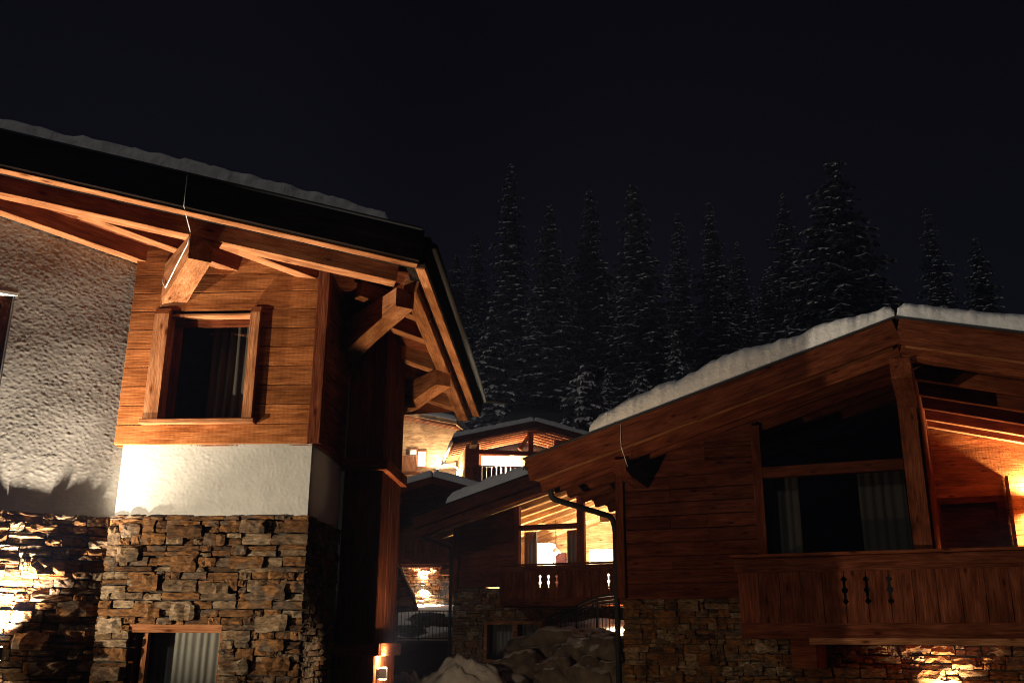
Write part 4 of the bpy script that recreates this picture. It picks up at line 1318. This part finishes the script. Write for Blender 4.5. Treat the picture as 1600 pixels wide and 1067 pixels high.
n0_, n1_ = FN.V(630, 848, -1.2), FN.V(700, 880, -1.2)
beam('rail_cap', nb, (-5.5, -1.2, n0_.z + 0.16), (1.3, -1.2, n0_.z + 0.16), 0.14, 0.06, M_DARK)
beam('base_board', nb, (-5.5, -1.2, 3.16), (1.28, -1.2, 3.16), 0.05, 0.24, M_DARK)
nc = [FN.V(x, 860, -1.2).x for x in (636, 645.5, 655, 665)]
npw = nc[1] - nc[0]
for k in range(-14, 8):
    a_, b_ = nc[0] + k * npw, nc[0] + (k + 1) * npw
    if b_ > 1.3: break
    cut_plank(nb, a_, b_, -1.2, 3.28, n0_.z + 0.13, any(abs(a_ - c) < 0.1 for c in nc), any(abs(b_ - c) < 0.1 for c in nc), 3.42, 0.95, M_DARK)
beam('side_rail', nb, (1.28, -1.15, n0_.z + 0.1), (1.28, 0.0, n0_.z + 0.1), 0.05, 0.3, M_DARK)
nwl = link('timber_wall', prism([(-5.5, 0.06), (1.7, 0.06), (1.7, 0.3), (-5.5, 0.3)], 3.0, lambda a, b: 5.1), M_DARK, NH)
planks(nwl, (0, 0.06, 0), (1, 0, 0), (0, -1, 0), -5.4, 1.7, 3.1, 6.6, 0.25, M_DARK, 0.04, None, lambda u_: 6.0 - 0.2 * abs(u_ - 0.45), rg=rg)
link('door', block(0.75, 1.5, -0.02, 0.05, 1.05, 2.55), M_METAL, nst)
NR = FN.V(676, 742, -1.4)                        # its gable peak


def zn(u_, off=0.0):
    return NR.z - 0.42 - 0.27 * abs(u_ - NR.x) + off


for s in (-1, 1):
    ue = NR.x + s * 4.2
    rf = link('roof', prism([(NR.x, -1.4), (ue, -1.4), (ue, 6), (NR.x, 6)], lambda a, b: zn(a, 0.1), lambda a, b: zn(a, 0.36)), M_DARK, NH)
    k = math.sqrt(1 + 0.27 ** 2)
    for nm, off, h, v, mt in (('fascia', 0.05, 0.3, -1.42, M_DARK), ('rafter', -0.1, 0.18, -1.0, M_DBEAM), ('rafter', -0.1, 0.18, -0.5, M_DBEAM), ('rafter', -0.1, 0.18, -0.1, M_DBEAM)):
        beam(nm, rf, (NR.x, v, zn(NR.x, off + h / 2)), (ue, v, zn(ue, off + h / 2)), 0.08, h, mt, up=(s * 0.27, 0, 1))
    snow_sheet('roof_snow', 'narrow snow rim on the %s slope of the chalet behind the left pier' % ('left' if s < 0 else 'right'), FN,
               [(p_[0], p_[1], zn(p_[0], 0.365)) for p_ in ([(ue, -1.45), (NR.x, -1.45), (NR.x, 5.8), (ue, 5.8)] if s < 0 else [(NR.x, -1.45), (ue, -1.45), (ue, 5.8), (NR.x, 5.8)])], 0.3, 'snow lying on the roofs', nu=60, nv=20, r=0.2, rough=0.04, seed=20 + s)
beam('ridge_post', NH, (NR.x + 0.1, -0.1, 5.0), (NR.x + 0.1, -0.1, 6.4), 0.35, 0.3, M_DBEAM, up=(0, -1, 0))
wall_lamp('wall_lamp', 'wall lamp throwing an hourglass of light on the stone wall behind the fence', FN, (0, -0.06, 2.33), (0, -1, 0), 1300, WARMW, (1, 1), 0.9, spot=104, blend=0.12, back=0.12, omni=60)

# ================================================================== upper chalet with the open lit gable
FH = Frame(-8, (790, 720), 62.0, 8.0)
HH = root('chalet', FH, 'upper chalet with brightly lit open gable and rafters beneath the dark forest', 'chalet')
HP = FH.V(835, 668, -1.5)                       # peak, under side of the fascia
HL_, HRt = FH.V(707, 694, -1.5), FH.V(925, 690, -1.5)
hs = (HP.z - HL_.z) / (HP.x - HL_.x)


def zh(u_, off=0.0):
    return HP.z - hs * abs(u_ - HP.x) + off


for s in (-1, 1):
    ue = HL_.x if s < 0 else HP.x + 5.4
    rf = link('roof', prism([(HP.x, -1.5), (ue, -1.5), (ue, 7), (HP.x, 7)], lambda a, b: zh(a, 0.22), lambda a, b: zh(a, 0.44)), M_INT, HH)
    beam('fascia', rf, (HP.x, -1.53, zh(HP.x, 0.2)), (ue, -1.53, zh(ue, 0.2)), 0.06, 0.40, M_DARK, up=(s * hs, 0, 1))
    for v in (-1.1, -0.35, 0.4, 1.15, 1.9, 2.65):
        beam('rafter', rf, (HP.x, v, zh(HP.x, 0.08)), (ue - s * 0.1, v, zh(ue - s * 0.1, 0.08)), 0.12, 0.26, M_BEAM, up=(s * hs, 0, 1))
    snow_sheet('roof_snow', 'snow line on the %s slope of the upper lit chalet' % ('left' if s < 0 else 'right'), FH,
               [(p_[0], p_[1], zh(p_[0], 0.445)) for p_ in ([(ue, -1.55), (HP.x, -1.55), (HP.x, 6.8), (ue, 6.8)] if s < 0 else [(HP.x, -1.55), (ue, -1.55), (ue, 6.8), (HP.x, 6.8)])], 0.34, 'snow lying on the roofs', nu=60, nv=20, r=0.25, rough=0.05, seed=30 + s)
    if s < 0: hroof = rf
# side eave with rafter tails, gutter and downpipe
hg = [FH.U(711, 682, HL_.x), FH.U(692, 722, HL_.x)]
link('gutter', tube([(HL_.x - 0.05, -1.5, zh(HL_.x, 0.2)), (HL_.x - 0.05, 6.9, zh(HL_.x, 0.2))], 0.09, 8), M_WHITE, hroof)
link('downpipe', tube(bend([(HL_.x - 0.05, 5.6, zh(HL_.x, 0.1)), (HL_.x + 0.9, 4.9, zh(HL_.x, -0.35)), (HL_.x + 0.95, 4.9, 8.0)]), 0.06, 8), M_WHITE, HH)
for k in range(11):
    v = -1.2 + 0.72 * k
    beam('rafter_tail', hroof, (HL_.x + 0.1, v, zh(HL_.x + 0.1, 0.12)), (HL_.x + 2.3, v, zh(HL_.x + 2.3, 0.12)), 0.16, 0.2, M_BEAM, up=(-hs, 0, 1))
# walls: left corner pillar, open gable, back wall
c0, c1 = FH.V(728, 700, 0), FH.V(748, 740, 0)
hw = link('timber_wall', prism([(c0.x, 0), (c1.x, 0), (c1.x, 6), (c0.x, 6)], 7.0, lambda a, b: zh(a, 0.18)), M_BEAM, HH)
planks(hw, (c0.x, 0, 0), (0, 1, 0), (-1, 0, 0), 0.0, 6.0, 8.0, 13.0, 0.3, M_INT, 0.04, None, lambda v: zh(c0.x, 0.18), rg=rg)
planks(hw, (0, 0.0, 0), (1, 0, 0), (0, -1, 0), c0.x, c1.x, 8.0, 13.0, 0.3, M_DARK, 0.04, None, lambda u_: zh(u_, 0.15), rg=rg)
link('recess_wall', prism([(c1.x, 3.2), (HP.x + 5.0, 3.2), (HP.x + 5.0, 3.4), (c1.x, 3.4)], 7.0, lambda a, b: zh(a, 0.18)), M_INT, HH)
cb = FH.V(790, 707, 0)
beam('crossbeam', HH, (c1.x, 0.0, cb.z), (HP.x + 5, 0.0, cb.z - 0.05), 0.25, 0.26, M_DARK)
kp_ = FH.V(829, 690, 0)
beam('king_post', HH, (kp_.x, 0.0, 7.8), (kp_.x, 0.0, zh(kp_.x, 0.1)), 0.34, 0.3, M_DARK, up=(0, -1, 0))
br0, br1 = FH.V(812, 702, 0), FH.V(830, 676, 0)
beam('brace', HH, (br0.x, 0.05, br0.z), (br1.x, 0.05, br1.z), 0.26, 0.3, M_BEAM, up=(0, 1, 0))
beam('purlin', hroof, (FH.V(738, 694, 0).x, -1.4, FH.V(738, 694, 0).z - 0.1), (FH.V(738, 694, 0).x, 0.1, FH.V(738, 694, 0).z - 0.1), 0.4, 0.4, M_INT)
rw = FH.V(866, 690, 0)
link('right_post', prism([(rw.x, 0), (HP.x + 5.0, 0), (HP.x + 5.0, 0.2), (rw.x, 0.2)], 7.0, lambda a, b: zh(a, 0.1)), M_DARK, HH)
b0_ = FH.V(740, 727, -1.0)
hb = link('balcony', block(c1.x - 0.5, HP.x + 5, -1.0, 3.2, b0_.z - 1.35, b0_.z - 1.2), M_DARK, HH)
beam('rail_cap', hb, (c1.x - 0.6, -1.0, b0_.z), (HP.x + 5, -1.0, b0_.z - 0.05), 0.14, 0.07, M_DARK)
for k in range(36):
    a_ = c1.x - 0.5 + 0.3 * k
    if a_ > HP.x + 4.6: break
    beam('plank', hb, (a_ + 0.15, -1.0, b0_.z - 1.2), (a_ + 0.15, -1.0, b0_.z - 0.06), 0.285, 0.05, M_DARK, up=(0, -1, 0))
link('window', block(FH.V(752, 722, 3.15).x, FH.V(795, 722, 3.15).x, 3.12, 3.19, 9.5, FH.V(752, 712, 3.15).z), M_WHITE, HH)
wall_lamp('wall_lamp', 'hidden wall lamp lighting the open gable of the upper chalet', FH, (HP.x - 1.2, 3.15, b0_.z + 0.15), (0, -1, 0), 2600, (1.0, 0.85, 0.64), (1, 0.1), 1.2, spot=170, blend=0.3, back=0.25, omni=1700)
wall_lamp('wall_lamp', 'wall lamp under the side eave of the upper chalet', FH, (c0.x - 0.06, 3.0, b0_.z - 0.6), (-1, 0, 0), 3200, WARMW, (1, 0.5), 1.2, spot=170, blend=0.3, back=0.3)

# ================================================================== far log house at the left
FG = Frame(12, (660, 715), 72.0, 10.0)
GH = root('house', FG, 'pale lit log house wall with two small windows beside the upper chalet', 'house')
g0, g1 = FG.V(600, 745, 0), FG.V(712, 745, 0)
gp = FG.V(640, 655, 0)
gtop = lambda u_: gp.z - 0.22 * (u_ - gp.x)
gl = link('log_wall', prism([(g0.x, 0.04), (g1.x, 0.04), (g1.x, 5), (g0.x, 5)], 8.5, lambda a, b: gtop(a)), M_INT, GH)
planks(gl, (0, 0.04, 0), (1, 0, 0), (0, -1, 0), g0.x, g1.x, 9.0, 16.5, 0.28, M_INT, 0.05, None, gtop, rg=rg)
for (x0, x1, y0, y1) in ((641, 651, 703, 723), (653, 665, 706, 729)):
    a_, b_ = FG.V(x0, y1, -0.06), FG.V(x1, y0, -0.06)
    wn = link('window', block(a_.x - 0.12, b_.x + 0.12, -0.12, -0.02, a_.z - 0.12, b_.z + 0.12), M_BEAM, GH)
    link('pane', block(a_.x, b_.x, -0.14, -0.121, a_.z, b_.z), M_WHITE, wn)
a_, b_ = FG.V(628, 735, -1.2), FG.V(651, 711, -1.2)
gb = link('balcony', block(a_.x - 2, b_.x, -1.2, 0, a_.z - 0.1, a_.z), M_BEAM, GH)
beam('rail_cap', gb, (a_.x - 2, -1.2, b_.z), (b_.x, -1.2, b_.z), 0.12, 0.07, M_BEAM)
for k in range(12):
    if b_.x - 0.26 * (k + 1) < a_.x - 2: break
    beam('plank', gb, (b_.x - 0.26 * (k + 0.5), -1.2, a_.z), (b_.x - 0.26 * (k + 0.5), -1.2, b_.z - 0.05), 0.24, 0.05, M_BEAM, up=(0, -1, 0))
grf = link('roof', prism([(g0.x - 2, -1.6), (g1.x + 0.4, -1.6), (g1.x + 0.4, 6), (g0.x - 2, 6)], lambda a, b: gtop(a) + 0.02, lambda a, b: gtop(a) + 0.3), M_INT, GH)
for v in (-1.4, -0.8, -0.2):
    beam('rafter', grf, (g0.x - 2, v, gtop(g0.x - 2) - 0.08), (g1.x + 0.3, v, gtop(g1.x + 0.3) - 0.08), 0.12, 0.2, M_BEAM, up=(0.22, 0, 1))
snow_sheet('roof_snow', 'bright snow corner on the roof of the far log house', FG, [(p_[0], p_[1], gtop(p_[0]) + 0.305) for p_ in ((g0.x - 2, -1.65), (g1.x + 0.4, -1.65), (g1.x + 0.4, 5.8), (g0.x - 2, 5.8))], 0.4, 'snow lying on the roofs', nu=60, nv=20, r=0.3, rough=0.05, seed=40)
wall_lamp('wall_lamp', 'wall lamp low on the far log house', FG, (FG.V(690, 739, 0).x, -0.02, FG.V(690, 739, 0).z), (0, -1, 0), 1300, (1.0, 0.86, 0.68), (1, 0.5), 1.2, spot=170, blend=0.3, back=0.9)

# ================================================================== spruces
def spruce_meshes(seed, h, r, dens=1.0, snowy=0.8):
    rg_ = random.Random(seed)
    fv, ff, sv, sf = [], [], [], []

    def tri(V_, F_, a, b, c):
        o_ = len(V_)
        V_.extend((a, b, c))
        F_.append((o_, o_ + 1, o_ + 2))
    z = h * 0.05
    lev = 0
    while z < h * 0.985:
        t = z / h
        R_ = r * (1 - t) ** 0.72 * rg_.uniform(0.82, 1.12) + 0.06
        nb_ = max(4, int((9 * (1 - t) + 4) * dens))
        ph = rg_.uniform(0, 6.28)
        for k in range(nb_):
            if rg_.random() < 0.10: continue
            an = ph + 2 * math.pi * k / nb_ + rg_.uniform(-0.25, 0.25)
            ln = R_ * rg_.uniform(0.6, 1.15)
            o_ = Vector((math.cos(an), math.sin(an), 0))
            sd = Vector((-o_.y, o_.x, 0))
            zb = z + rg_.uniform(-0.2, 0.2)
            droop = ln * rg_.uniform(0.28, 0.5) + 0.05
            sw = 1.5 if rg_.random() < 0.55 else 0.15
            ns = max(3, min(6, int(ln / 0.45)))
            wid = (0.2 + 0.30 * ln) * rg_.uniform(0.8, 1.2)
            pts = []
            for i in range(ns + 1):
                s = i / ns
                pts.append(o_ * (ln * s) + Vector((0, 0, zb + 0.10 * ln * s - droop * s ** 1.7 + (0.10 * droop if i == ns else 0))))
            for i in range(ns):
                s = (i + 0.5) / ns
                w_ = wid * (1 - 0.75 * s) * rg_.uniform(0.7, 1.25)
                p, q = pts[i], pts[i + 1]
                for e_ in (-1, 1):
                    tip = (p + q) / 2 + sd * e_ * w_ + o_ * rg_.uniform(0.0, 0.25) * ln / ns + Vector((0, 0, -w_ * rg_.uniform(0.25, 0.7)))
                    tri(fv, ff, p, q, tip)
                    tri(fv, ff, (p + q) / 2, tip, tip * 0.5 + q * 0.5 + Vector((0, 0, -rg_.uniform(0.12, 0.34))))
                    if rg_.random() < 0.5:
                        tri(fv, ff, p, tip, p * 0.6 + tip * 0.4 + Vector((0, 0, -rg_.uniform(0.15, 0.4))))
                    if rg_.random() < snowy * (0.25 + 0.6 * s) * sw:
                        up_ = Vector((0, 0, 0.035 + 0.03 * rg_.random()))
                        m_ = rg_.uniform(0.6, 1.05)
                        mid = (p + q) / 2
                        out = o_ * 0.07 + up_
                        tri(sv, sf, p * 0.85 + q * 0.15 + out, q + out, mid + (tip - mid) * m_ + out)
                        if s > 0.45:
                            e2 = q + sd * e_ * w_ * 0.5 + Vector((0, 0, -rg_.uniform(0.06, 0.2)))
                            tri(sv, sf, q + out, mid + (tip - mid) * m_ + out, e2 + o_ * 0.12)
                # hanging needles
                if rg_.random() < 0.6:
                    x = p.lerp(q, rg_.random())
                    tri(fv, ff, x + sd * 0.08, x - sd * 0.08, x + Vector((0, 0, -rg_.uniform(0.15, 0.35))) + o_ * rg_.uniform(-0.1, 0.1))
        lev += 1
        z += h * 0.021 * rg_.uniform(0.7, 1.35) + 0.06
    tv_, tf_ = [], []
    n = 8
    for i in range(7):
        s = i / 6
        rr = h * 0.014 * (1 - s) + 0.015
        for k in range(n):
            a = 2 * math.pi * k / n
            tv_.append((rr * math.cos(a), rr * math.sin(a), h * s - 0.6 * (1 - s)))
    for i in range(6):
        for k in range(n):
            tf_.append((i * n + k, i * n + (k + 1) % n, (i + 1) * n + (k + 1) % n, (i + 1) * n + k))
    a, b, c = mesh(tv_, tf_, True), mesh(fv, ff), mesh(sv, sf)
    a.materials.append(M_TRUNK); b.materials.append(M_NEEDLE); c.materials.append(M_SNOW)
    return a, b, c, h


SPR = [spruce_meshes(1, 24, 3.5, 1.1, 1.0), spruce_meshes(2, 26, 2.9, 1.1, 1.0), spruce_meshes(3, 22, 4.8, 1.3, 1.1), spruce_meshes(4, 9, 1.9, 1.0, 1.0), spruce_meshes(5, 5, 1.7, 1.2, 1.0)]


def spruce(kind, px, ytop, depth, h, label, rot=0.0, wide=1.0):
    p = at(px, ytop, depth)
    gz = ground_z(p.x, p.y)
    H = p.z - gz if h is None else h
    tr, fo, snw, h0 = SPR[kind]
    o = bpy.data.objects.new('spruce_tree', None)
    C.objects.link(o)
    o.location = (p.x, p.y, p.z - H)
    o.rotation_euler = (0.03 * math.sin(rot * 3), 0.03 * math.cos(rot * 5), rot)
    o.scale = (H / h0 * wide * 1.3, H / h0 * wide * 1.3, H / h0)
    o['lift'] = 0.0
    tag(o, label, 'tree', 'snowy spruces on the dark slope')
    link('trunk', tr, None, o); link('crown', fo, None, o); link('snow_on_branches', snw, None, o)
    return o


for i, (kd, px, yt, dp, wide, lb) in enumerate((
        (2, 1288, 238, 74, 1.12, 'broad snowy spruce, the largest, above the peak of the right chalet'),
        (1, 996, 276, 80, 1.25, 'tall slender snowy spruce left of the right chalet roof, third of the tall row'),
        (1, 922, 286, 82, 1.15, 'tall slender snowy spruce, second of the tall row from the left'),
        (0, 856, 318, 79, 1.05, 'tall snowy spruce, leftmost well-lit one of the tall row'),
        (1, 1108, 306, 86, 1.05, 'slim snowy spruce between the tall row and the broad spruce'),
        (3, 770, 486, 76, 1.0, 'small snowy spruce behind the eave of the left chalet'),
        (4, 914, 572, 66, 1.0, 'low bushy spruce just above the upper lit chalet'),
        (3, 946, 572, 70, 0.8, 'little narrow spruce beside the low bushy one'),
        (3, 1057, 512, 72, 0.75, 'little narrow spruce just left of the right chalet roof snow'),
        (0, 1192, 420, 84, 1.2, 'half hidden spruce left of the broad spruce'),
        (0, 1524, 366, 70, 1.1, 'spruce behind the right slope of the right chalet'),
        (0, 716, 392, 92, 1.1, 'faint spruce close to the eave of the left chalet'),
        (1, 800, 255, 108, 1.0, 'faint tall spruce far behind the tall row, at its left end'),
        (4, 1000, 580, 68, 0.9, 'low bushy spruce at the foot of the tall row'),
        (1, 1055, 330, 112, 1.1, 'faint tall spruce far behind, between tall row and slim spruce'),
        (1, 1450, 322, 112, 1.1, 'faint far spruce between the broad spruce and the right one'),
        (0, 1215, 300, 110, 1.1, 'faint far spruce just left of the broad spruce'),
        (0, 890, 400, 100, 1.2, 'dim spruce filling the gap inside the tall row'),
        (0, 690, 430, 110, 1.1, 'dim far spruce at the left edge of the forest'),
        (0, 960, 420, 102, 1.2, 'dim spruce behind the second and third tall ones'),
        (0, 745, 360, 118, 1.1, 'dim far spruce over the small one at the eave'),
        (0, 1150, 380, 104, 1.2, 'dim spruce behind the slim one'))):
    spruce(kd, px, yt, dp, None, lb, i * 1.37, wide)


# ================================================================== boulders, banks of snow, fence, stair railing
def lump(seed, r, squash=(1, 1, 1), amp=0.35, sub=4, freq=1.1):
    bm = bmesh.new()
    bmesh.ops.create_icosphere(bm, subdivisions=sub, radius=1.0)
    for v in bm.verts:
        n = v.co.normalized()
        d = 1 + amp * noise.noise(n * freq + Vector((seed * 7.1, 0, 0))) + amp * 0.4 * noise.noise(n * freq * 2.6 + Vector((0, seed * 3.3, 0))) + amp * 0.22 * noise.noise(n * freq * 6) + amp * 0.14 * noise.noise(n * freq * 15) - amp * 0.3 * abs(noise.noise(n * freq * 1.7 + Vector((0, 0, seed))))
        v.co = Vector((n.x * squash[0], n.y * squash[1], n.z * squash[2])) * d * r
    me = bpy.data.meshes.new('lump')
    bm.to_mesh(me)
    bm.free()
    me.polygons.foreach_set('use_smooth', [True] * len(me.polygons))
    return me


def mound(seed, rx, ry, h, rough):
    """heap of shovelled snow: a rounded dome with clods"""
    vs_, fs, nr, na = [(0, 0, h)], [], 26, 60
    for i in range(1, nr + 1):
        t = i / nr
        for k_ in range(na):
            a = 2 * math.pi * k_ / na
            w_ = 1 + 0.18 * noise.noise(Vector((math.cos(a) * 1.2, math.sin(a) * 1.2, seed)))
            x, y = rx * 1.5 * t * w_ * math.cos(a), ry * 1.5 * t * w_ * math.sin(a)
            z = h * (math.exp(-(t * 1.75) ** 2.6) * 1.03 - 0.03)
            q = Vector((x, y, z * 0.7)) + Vector((seed * 3.1, 0, 0))
            z += (1 - t) ** 0.5 * rough * (0.9 * noise.noise(q * 2.2) + 0.6 * noise.noise(q * 5.5) + 0.5 * noise.noise(q * 12))
            vs_.append((x, y, max(z, -0.02) if i < nr else -0.03))
    vs_[0] = (0, 0, sum(v[2] for v in vs_[1:na + 1]) / na)
    for k_ in range(na):
        fs.append((0, 1 + k_, 1 + (k_ + 1) % na))
    for i in range(nr - 1):
        for k_ in range(na):
            a, b = 1 + i * na + k_, 1 + i * na + (k_ + 1) % na
            fs.append((a, a + na, b + na, b))
    return mesh(vs_, fs, True)


bo = (
    (868, 1015, 24.6, 0.62, (1.5, 1.0, 0.7), 'snow-capped boulder at the upper left of the rock bank'),
    (822, 1052, 23.6, 0.55, (1.3, 1.0, 0.7), 'snow-capped boulder at the lower left of the rock bank'),
    (902, 1030, 23.8, 0.5, (1.3, 1.0, 0.8), 'dark boulder in the middle of the rock bank'),
    (948, 1030, 23.2, 0.52, (1.1, 1.0, 0.85), 'dark boulder at the right of the rock bank beside the downpipe'),
    (870, 1062, 23.0, 0.5, (1.2, 1.0, 0.8), 'rounded boulder at the foot of the rock bank'),
    (920, 1066, 22.6, 0.5, (1.2, 1.0, 0.8), 'low boulder at the bottom right of the rock bank'),
    (960, 1072, 22.4, 0.45, (1.1, 1.0, 0.9), 'boulder behind the foot of the downpipe'),
    (790, 1080, 23.0, 0.5, (1.3, 1.0, 0.7), 'boulder at the lower left end of the rock bank'),
    (930, 1000, 25.0, 0.42, (1.5, 1.0, 0.6), 'snowy boulder under the stair railing'))
for i, (px, py, dp, r_, sq, lb) in enumerate(bo):
    p = at(px, py, dp)
    o = link('boulder', lump(i + 2, r_ * 1.12, (sq[0], sq[1], sq[2] * 1.15), 0.38, 4, 1.4), M_ROCK, None, Matrix.Translation(p) @ Matrix.Rotation(i * 1.1, 4, 'Z'))
    tag(o, lb, 'boulder', 'boulders of the rock bank')
p = at(880, 1125, 26.0)
tag(link('earth_bank', lump(31, 1.0, (2.6, 1.3, 1.5), 0.25, 4, 1.6), M_ROCK, None, Matrix.Translation((p.x + 0.2, 25.6, -1.5))), 'dark snowy bank that carries the boulders', 'bank')
for i, (px, py, dp, r_, sq, lb) in enumerate(((725, 1075, 21.5, 0.72, (1.5, 1.1, 0.85), 'heap of rough snow in front of the middle chalet'),
                                              (640, 1066, 26, 0.42, (1.6, 1, 0.5), 'low rounded snow heap beside the pier'),
                                              (690, 1085, 20.5, 0.3, (1.4, 1, 0.8), 'small snow heap at the left foot of the larger one'))):
    p = at(px, py, dp)
    tag(link('snow_heap', mound(i + 51, r_ * sq[0] * 1.5, r_ * sq[1] * 1.5, p.z + r_ * sq[2] * 0.9 - GROUND, 0.26), M_SNOW, None, Matrix.Translation((p.x, p.y, GROUND))), lb, 'snow heap', 'heaps of cleared snow')
p = at(950, 985, 27.0)
tag(link('snow_bank', lump(70, 1.0, (1.7, 0.8, 0.75), 0.25, 4, 1.8), M_SNOW, None, Matrix.Translation((p.x - 0.1, 27.2, -0.15))), 'lamp-lit snow bank behind the stair railing', 'snow bank')
# retaining wall below the fence
FF = Frame(0, (665, 980), 33.0)
rw_ = root('retaining_wall', FF, 'dark retaining wall below the snowy terrace', 'wall')
link('wall_body', block(-9, 4.5, 0.0, 0.3, GROUND, -0.02), M_MORTAR, rw_)
link('wall_coping', block(-9, 4.5, -0.04, 0.34, -0.018, 0.04), M_MORTAR, rw_)
fe = root('terrace_fence', FF, 'black metal picket fence on the edge of the snowy terrace', 'fence')
for z in (0.98, 0.12):
    beam('rail', fe, (-3.0, 0.15, z), (2.0, 0.15, z), 0.04, 0.035, M_METAL)
u_ = -3.0
k = 0
while u_ < 2.0:
    beam('post' if k % 12 == 0 else 'picket', fe, (u_, 0.15, 0.04 if k % 12 == 0 else 0.13), (u_, 0.15, 1.0 if k % 12 == 0 else 0.97), 0.045 if k % 12 == 0 else 0.018, 0.03, M_METAL, up=(0, 1, 0))
    u_ += 0.115
    k += 1
# dead branches and rocks on the terrace behind the fence
for i, (px, py, dp, r_, lb) in enumerate(((640, 985, 33.8, 0.32, 'dark rock on the terrace at the left end of the fence'), (668, 968, 34.2, 0.38, 'dark rock behind the middle of the fence'), (692, 970, 34.6, 0.34, 'dark rock behind the right end of the fence'))):
    p = at(px, py, dp)
    tag(link('terrace_rock', lump(i + 80, r_, (1.9, 0.8, 0.55), 0.5, 3, 1.5), M_ROCK, None, Matrix.Translation(p)), lb, 'rock', 'rocks on the terrace')
# stair railing
FS = Frame(0, (850, 965), 26.0)
st = root('stair_railing', FS, 'thin metal stair railing with pickets climbing beside the rock bank', 'railing')
A0, A1, A2 = FS.V(852, 966), FS.V(933, 932), FS.V(966, 928)
for dz in (0, -0.10, -0.18):
    mm_ = 0.02 if dz else 0.028
    link('handrail', tube([A0 + ZUP * dz, A1 + ZUP * dz, A2 + ZUP * (dz * 1.0)], mm_, 7), M_METAL, st)
B0, B1, B2 = FS.V(874, 1012), FS.V(933, 998), FS.V(966, 996)
link('lower_rail', tube([B0, B1, B2], 0.022, 7), M_METAL, st)
for (p_, q_) in ((B0 + Vector((0, 0, -0.3)), A0.lerp(A1, 0.3)), (B1 + Vector((0, 0, -0.4)), A1), (B0.lerp(B1, 0.45) + Vector((0, 0, -0.35)), A0.lerp(A1, 0.6))):
    beam('post', st, p_, q_, 0.05, 0.05, M_METAL, up=(0, 1, 0))
for k in range(26):
    s = (k + 0.5) / 26
    b_ = B0.lerp(B1, s)
    f_ = (b_.x - A0.x) / (A1.x - A0.x)
    a_ = A0.lerp(A1, f_) + ZUP * -0.18
    beam('picket', st, b_, (b_.x, b_.y, a_.z), 0.014, 0.02, M_METAL, up=(0, 1, 0))
for k in range(6):
    s = (k + 0.5) / 6
    b_ = B1.lerp(B2, s)
    beam('picket', st, b_, A1.lerp(A2, s) + ZUP * -0.18, 0.022, 0.022, M_METAL, up=(0, 1, 0))
lp = FR_.loc(at(962, 966, 24.5))
FX = Frame(0, (962, 966), 27.6)
q_ = FX.V(962, 968)
wall_lamp('path_lamp', 'little lamp shining on the snow behind the downpipe of the right chalet', FX, (q_.x - 0.06, -1.3, q_.z), (0, 1, 0), 160, WARM, (0.4, 1), 1.0, spot=160)
# small shed roof seen past the pier
FQ = Frame(-28, (635, 900), 30.0)
sh_ = root('shed', FQ, 'small shed roof with a snow rim showing past the wooden pier', 'shed')
t0_, t1_ = FQ.V(617, 872), FQ.V(650, 938)
d_ = (t1_ - t0_)
sr = link('roof', prism([(t0_.x - 1.2, -0.1), (t1_.x, -0.1), (t1_.x, 3.5), (t0_.x - 1.2, 3.5)], lambda a, b: t0_.z + (a - t0_.x) * (d_.z / d_.x) - 0.22, lambda a, b: t0_.z + (a - t0_.x) * (d_.z / d_.x) - 0.1), M_DBEAM, sh_)
for k in range(9):
    a_ = t0_.x + d_.x * (k / 8) * 0.95
    beam('rafter_end', sr, (a_, -0.2, t0_.z + (a_ - t0_.x) * (d_.z / d_.x) - 0.3), (a_, 3.3, t0_.z + (a_ - t0_.x) * (d_.z / d_.x) - 0.3), 0.07, 0.14, M_DARK)
beam('purlin', sr, (t0_.x - 1.0, -0.1, t1_.z - 0.05), (t1_.x - 0.12, -0.1, t1_.z - 0.08), 0.14, 0.16, M_BEAM)
link('shed_wall', block(t0_.x - 2.5, t1_.x - 0.45, 0.3, 3.3, GROUND, t1_.z + 0.1), M_DARK, sh_)
sz = lambda a: t0_.z + (a - t0_.x) * (d_.z / d_.x) - 0.095
snow_sheet('roof_snow', 'snow rim on the small shed roof', FQ, [(t0_.x - 1.1, -0.12, sz(t0_.x - 1.1)), (t1_.x - 0.05, -0.12, sz(t1_.x - 0.05)), (t1_.x - 0.05, 3.4, sz(t1_.x - 0.05)), (t0_.x - 1.1, 3.4, sz(t0_.x - 1.1))], 0.14, 'snow lying on the roofs', nu=40, nv=14, r=0.1, rough=0.03, seed=77)

# ================================================================== thin night haze in the valley air
hz = link('haze', block(-146, 146, -40, 236, GROUND - 1.0, 66), None)
hm = bpy.data.materials.new('night_haze')
hm.use_nodes = True
hm.node_tree.nodes.clear()
ho, hv = hm.node_tree.nodes.new('ShaderNodeOutputMaterial'), hm.node_tree.nodes.new('ShaderNodeVolumePrincipled')
hv.inputs['Density'].default_value = 0.0011
hv.inputs['Color'].default_value = (0.46, 0.55, 1.0, 1)
hm.node_tree.links.new(hv.outputs[0], ho.inputs['Volume'])
hz.data.materials.append(hm)
hz['kind'] = 'stuff'
tag(hz, 'thin night haze filling the valley', 'haze')
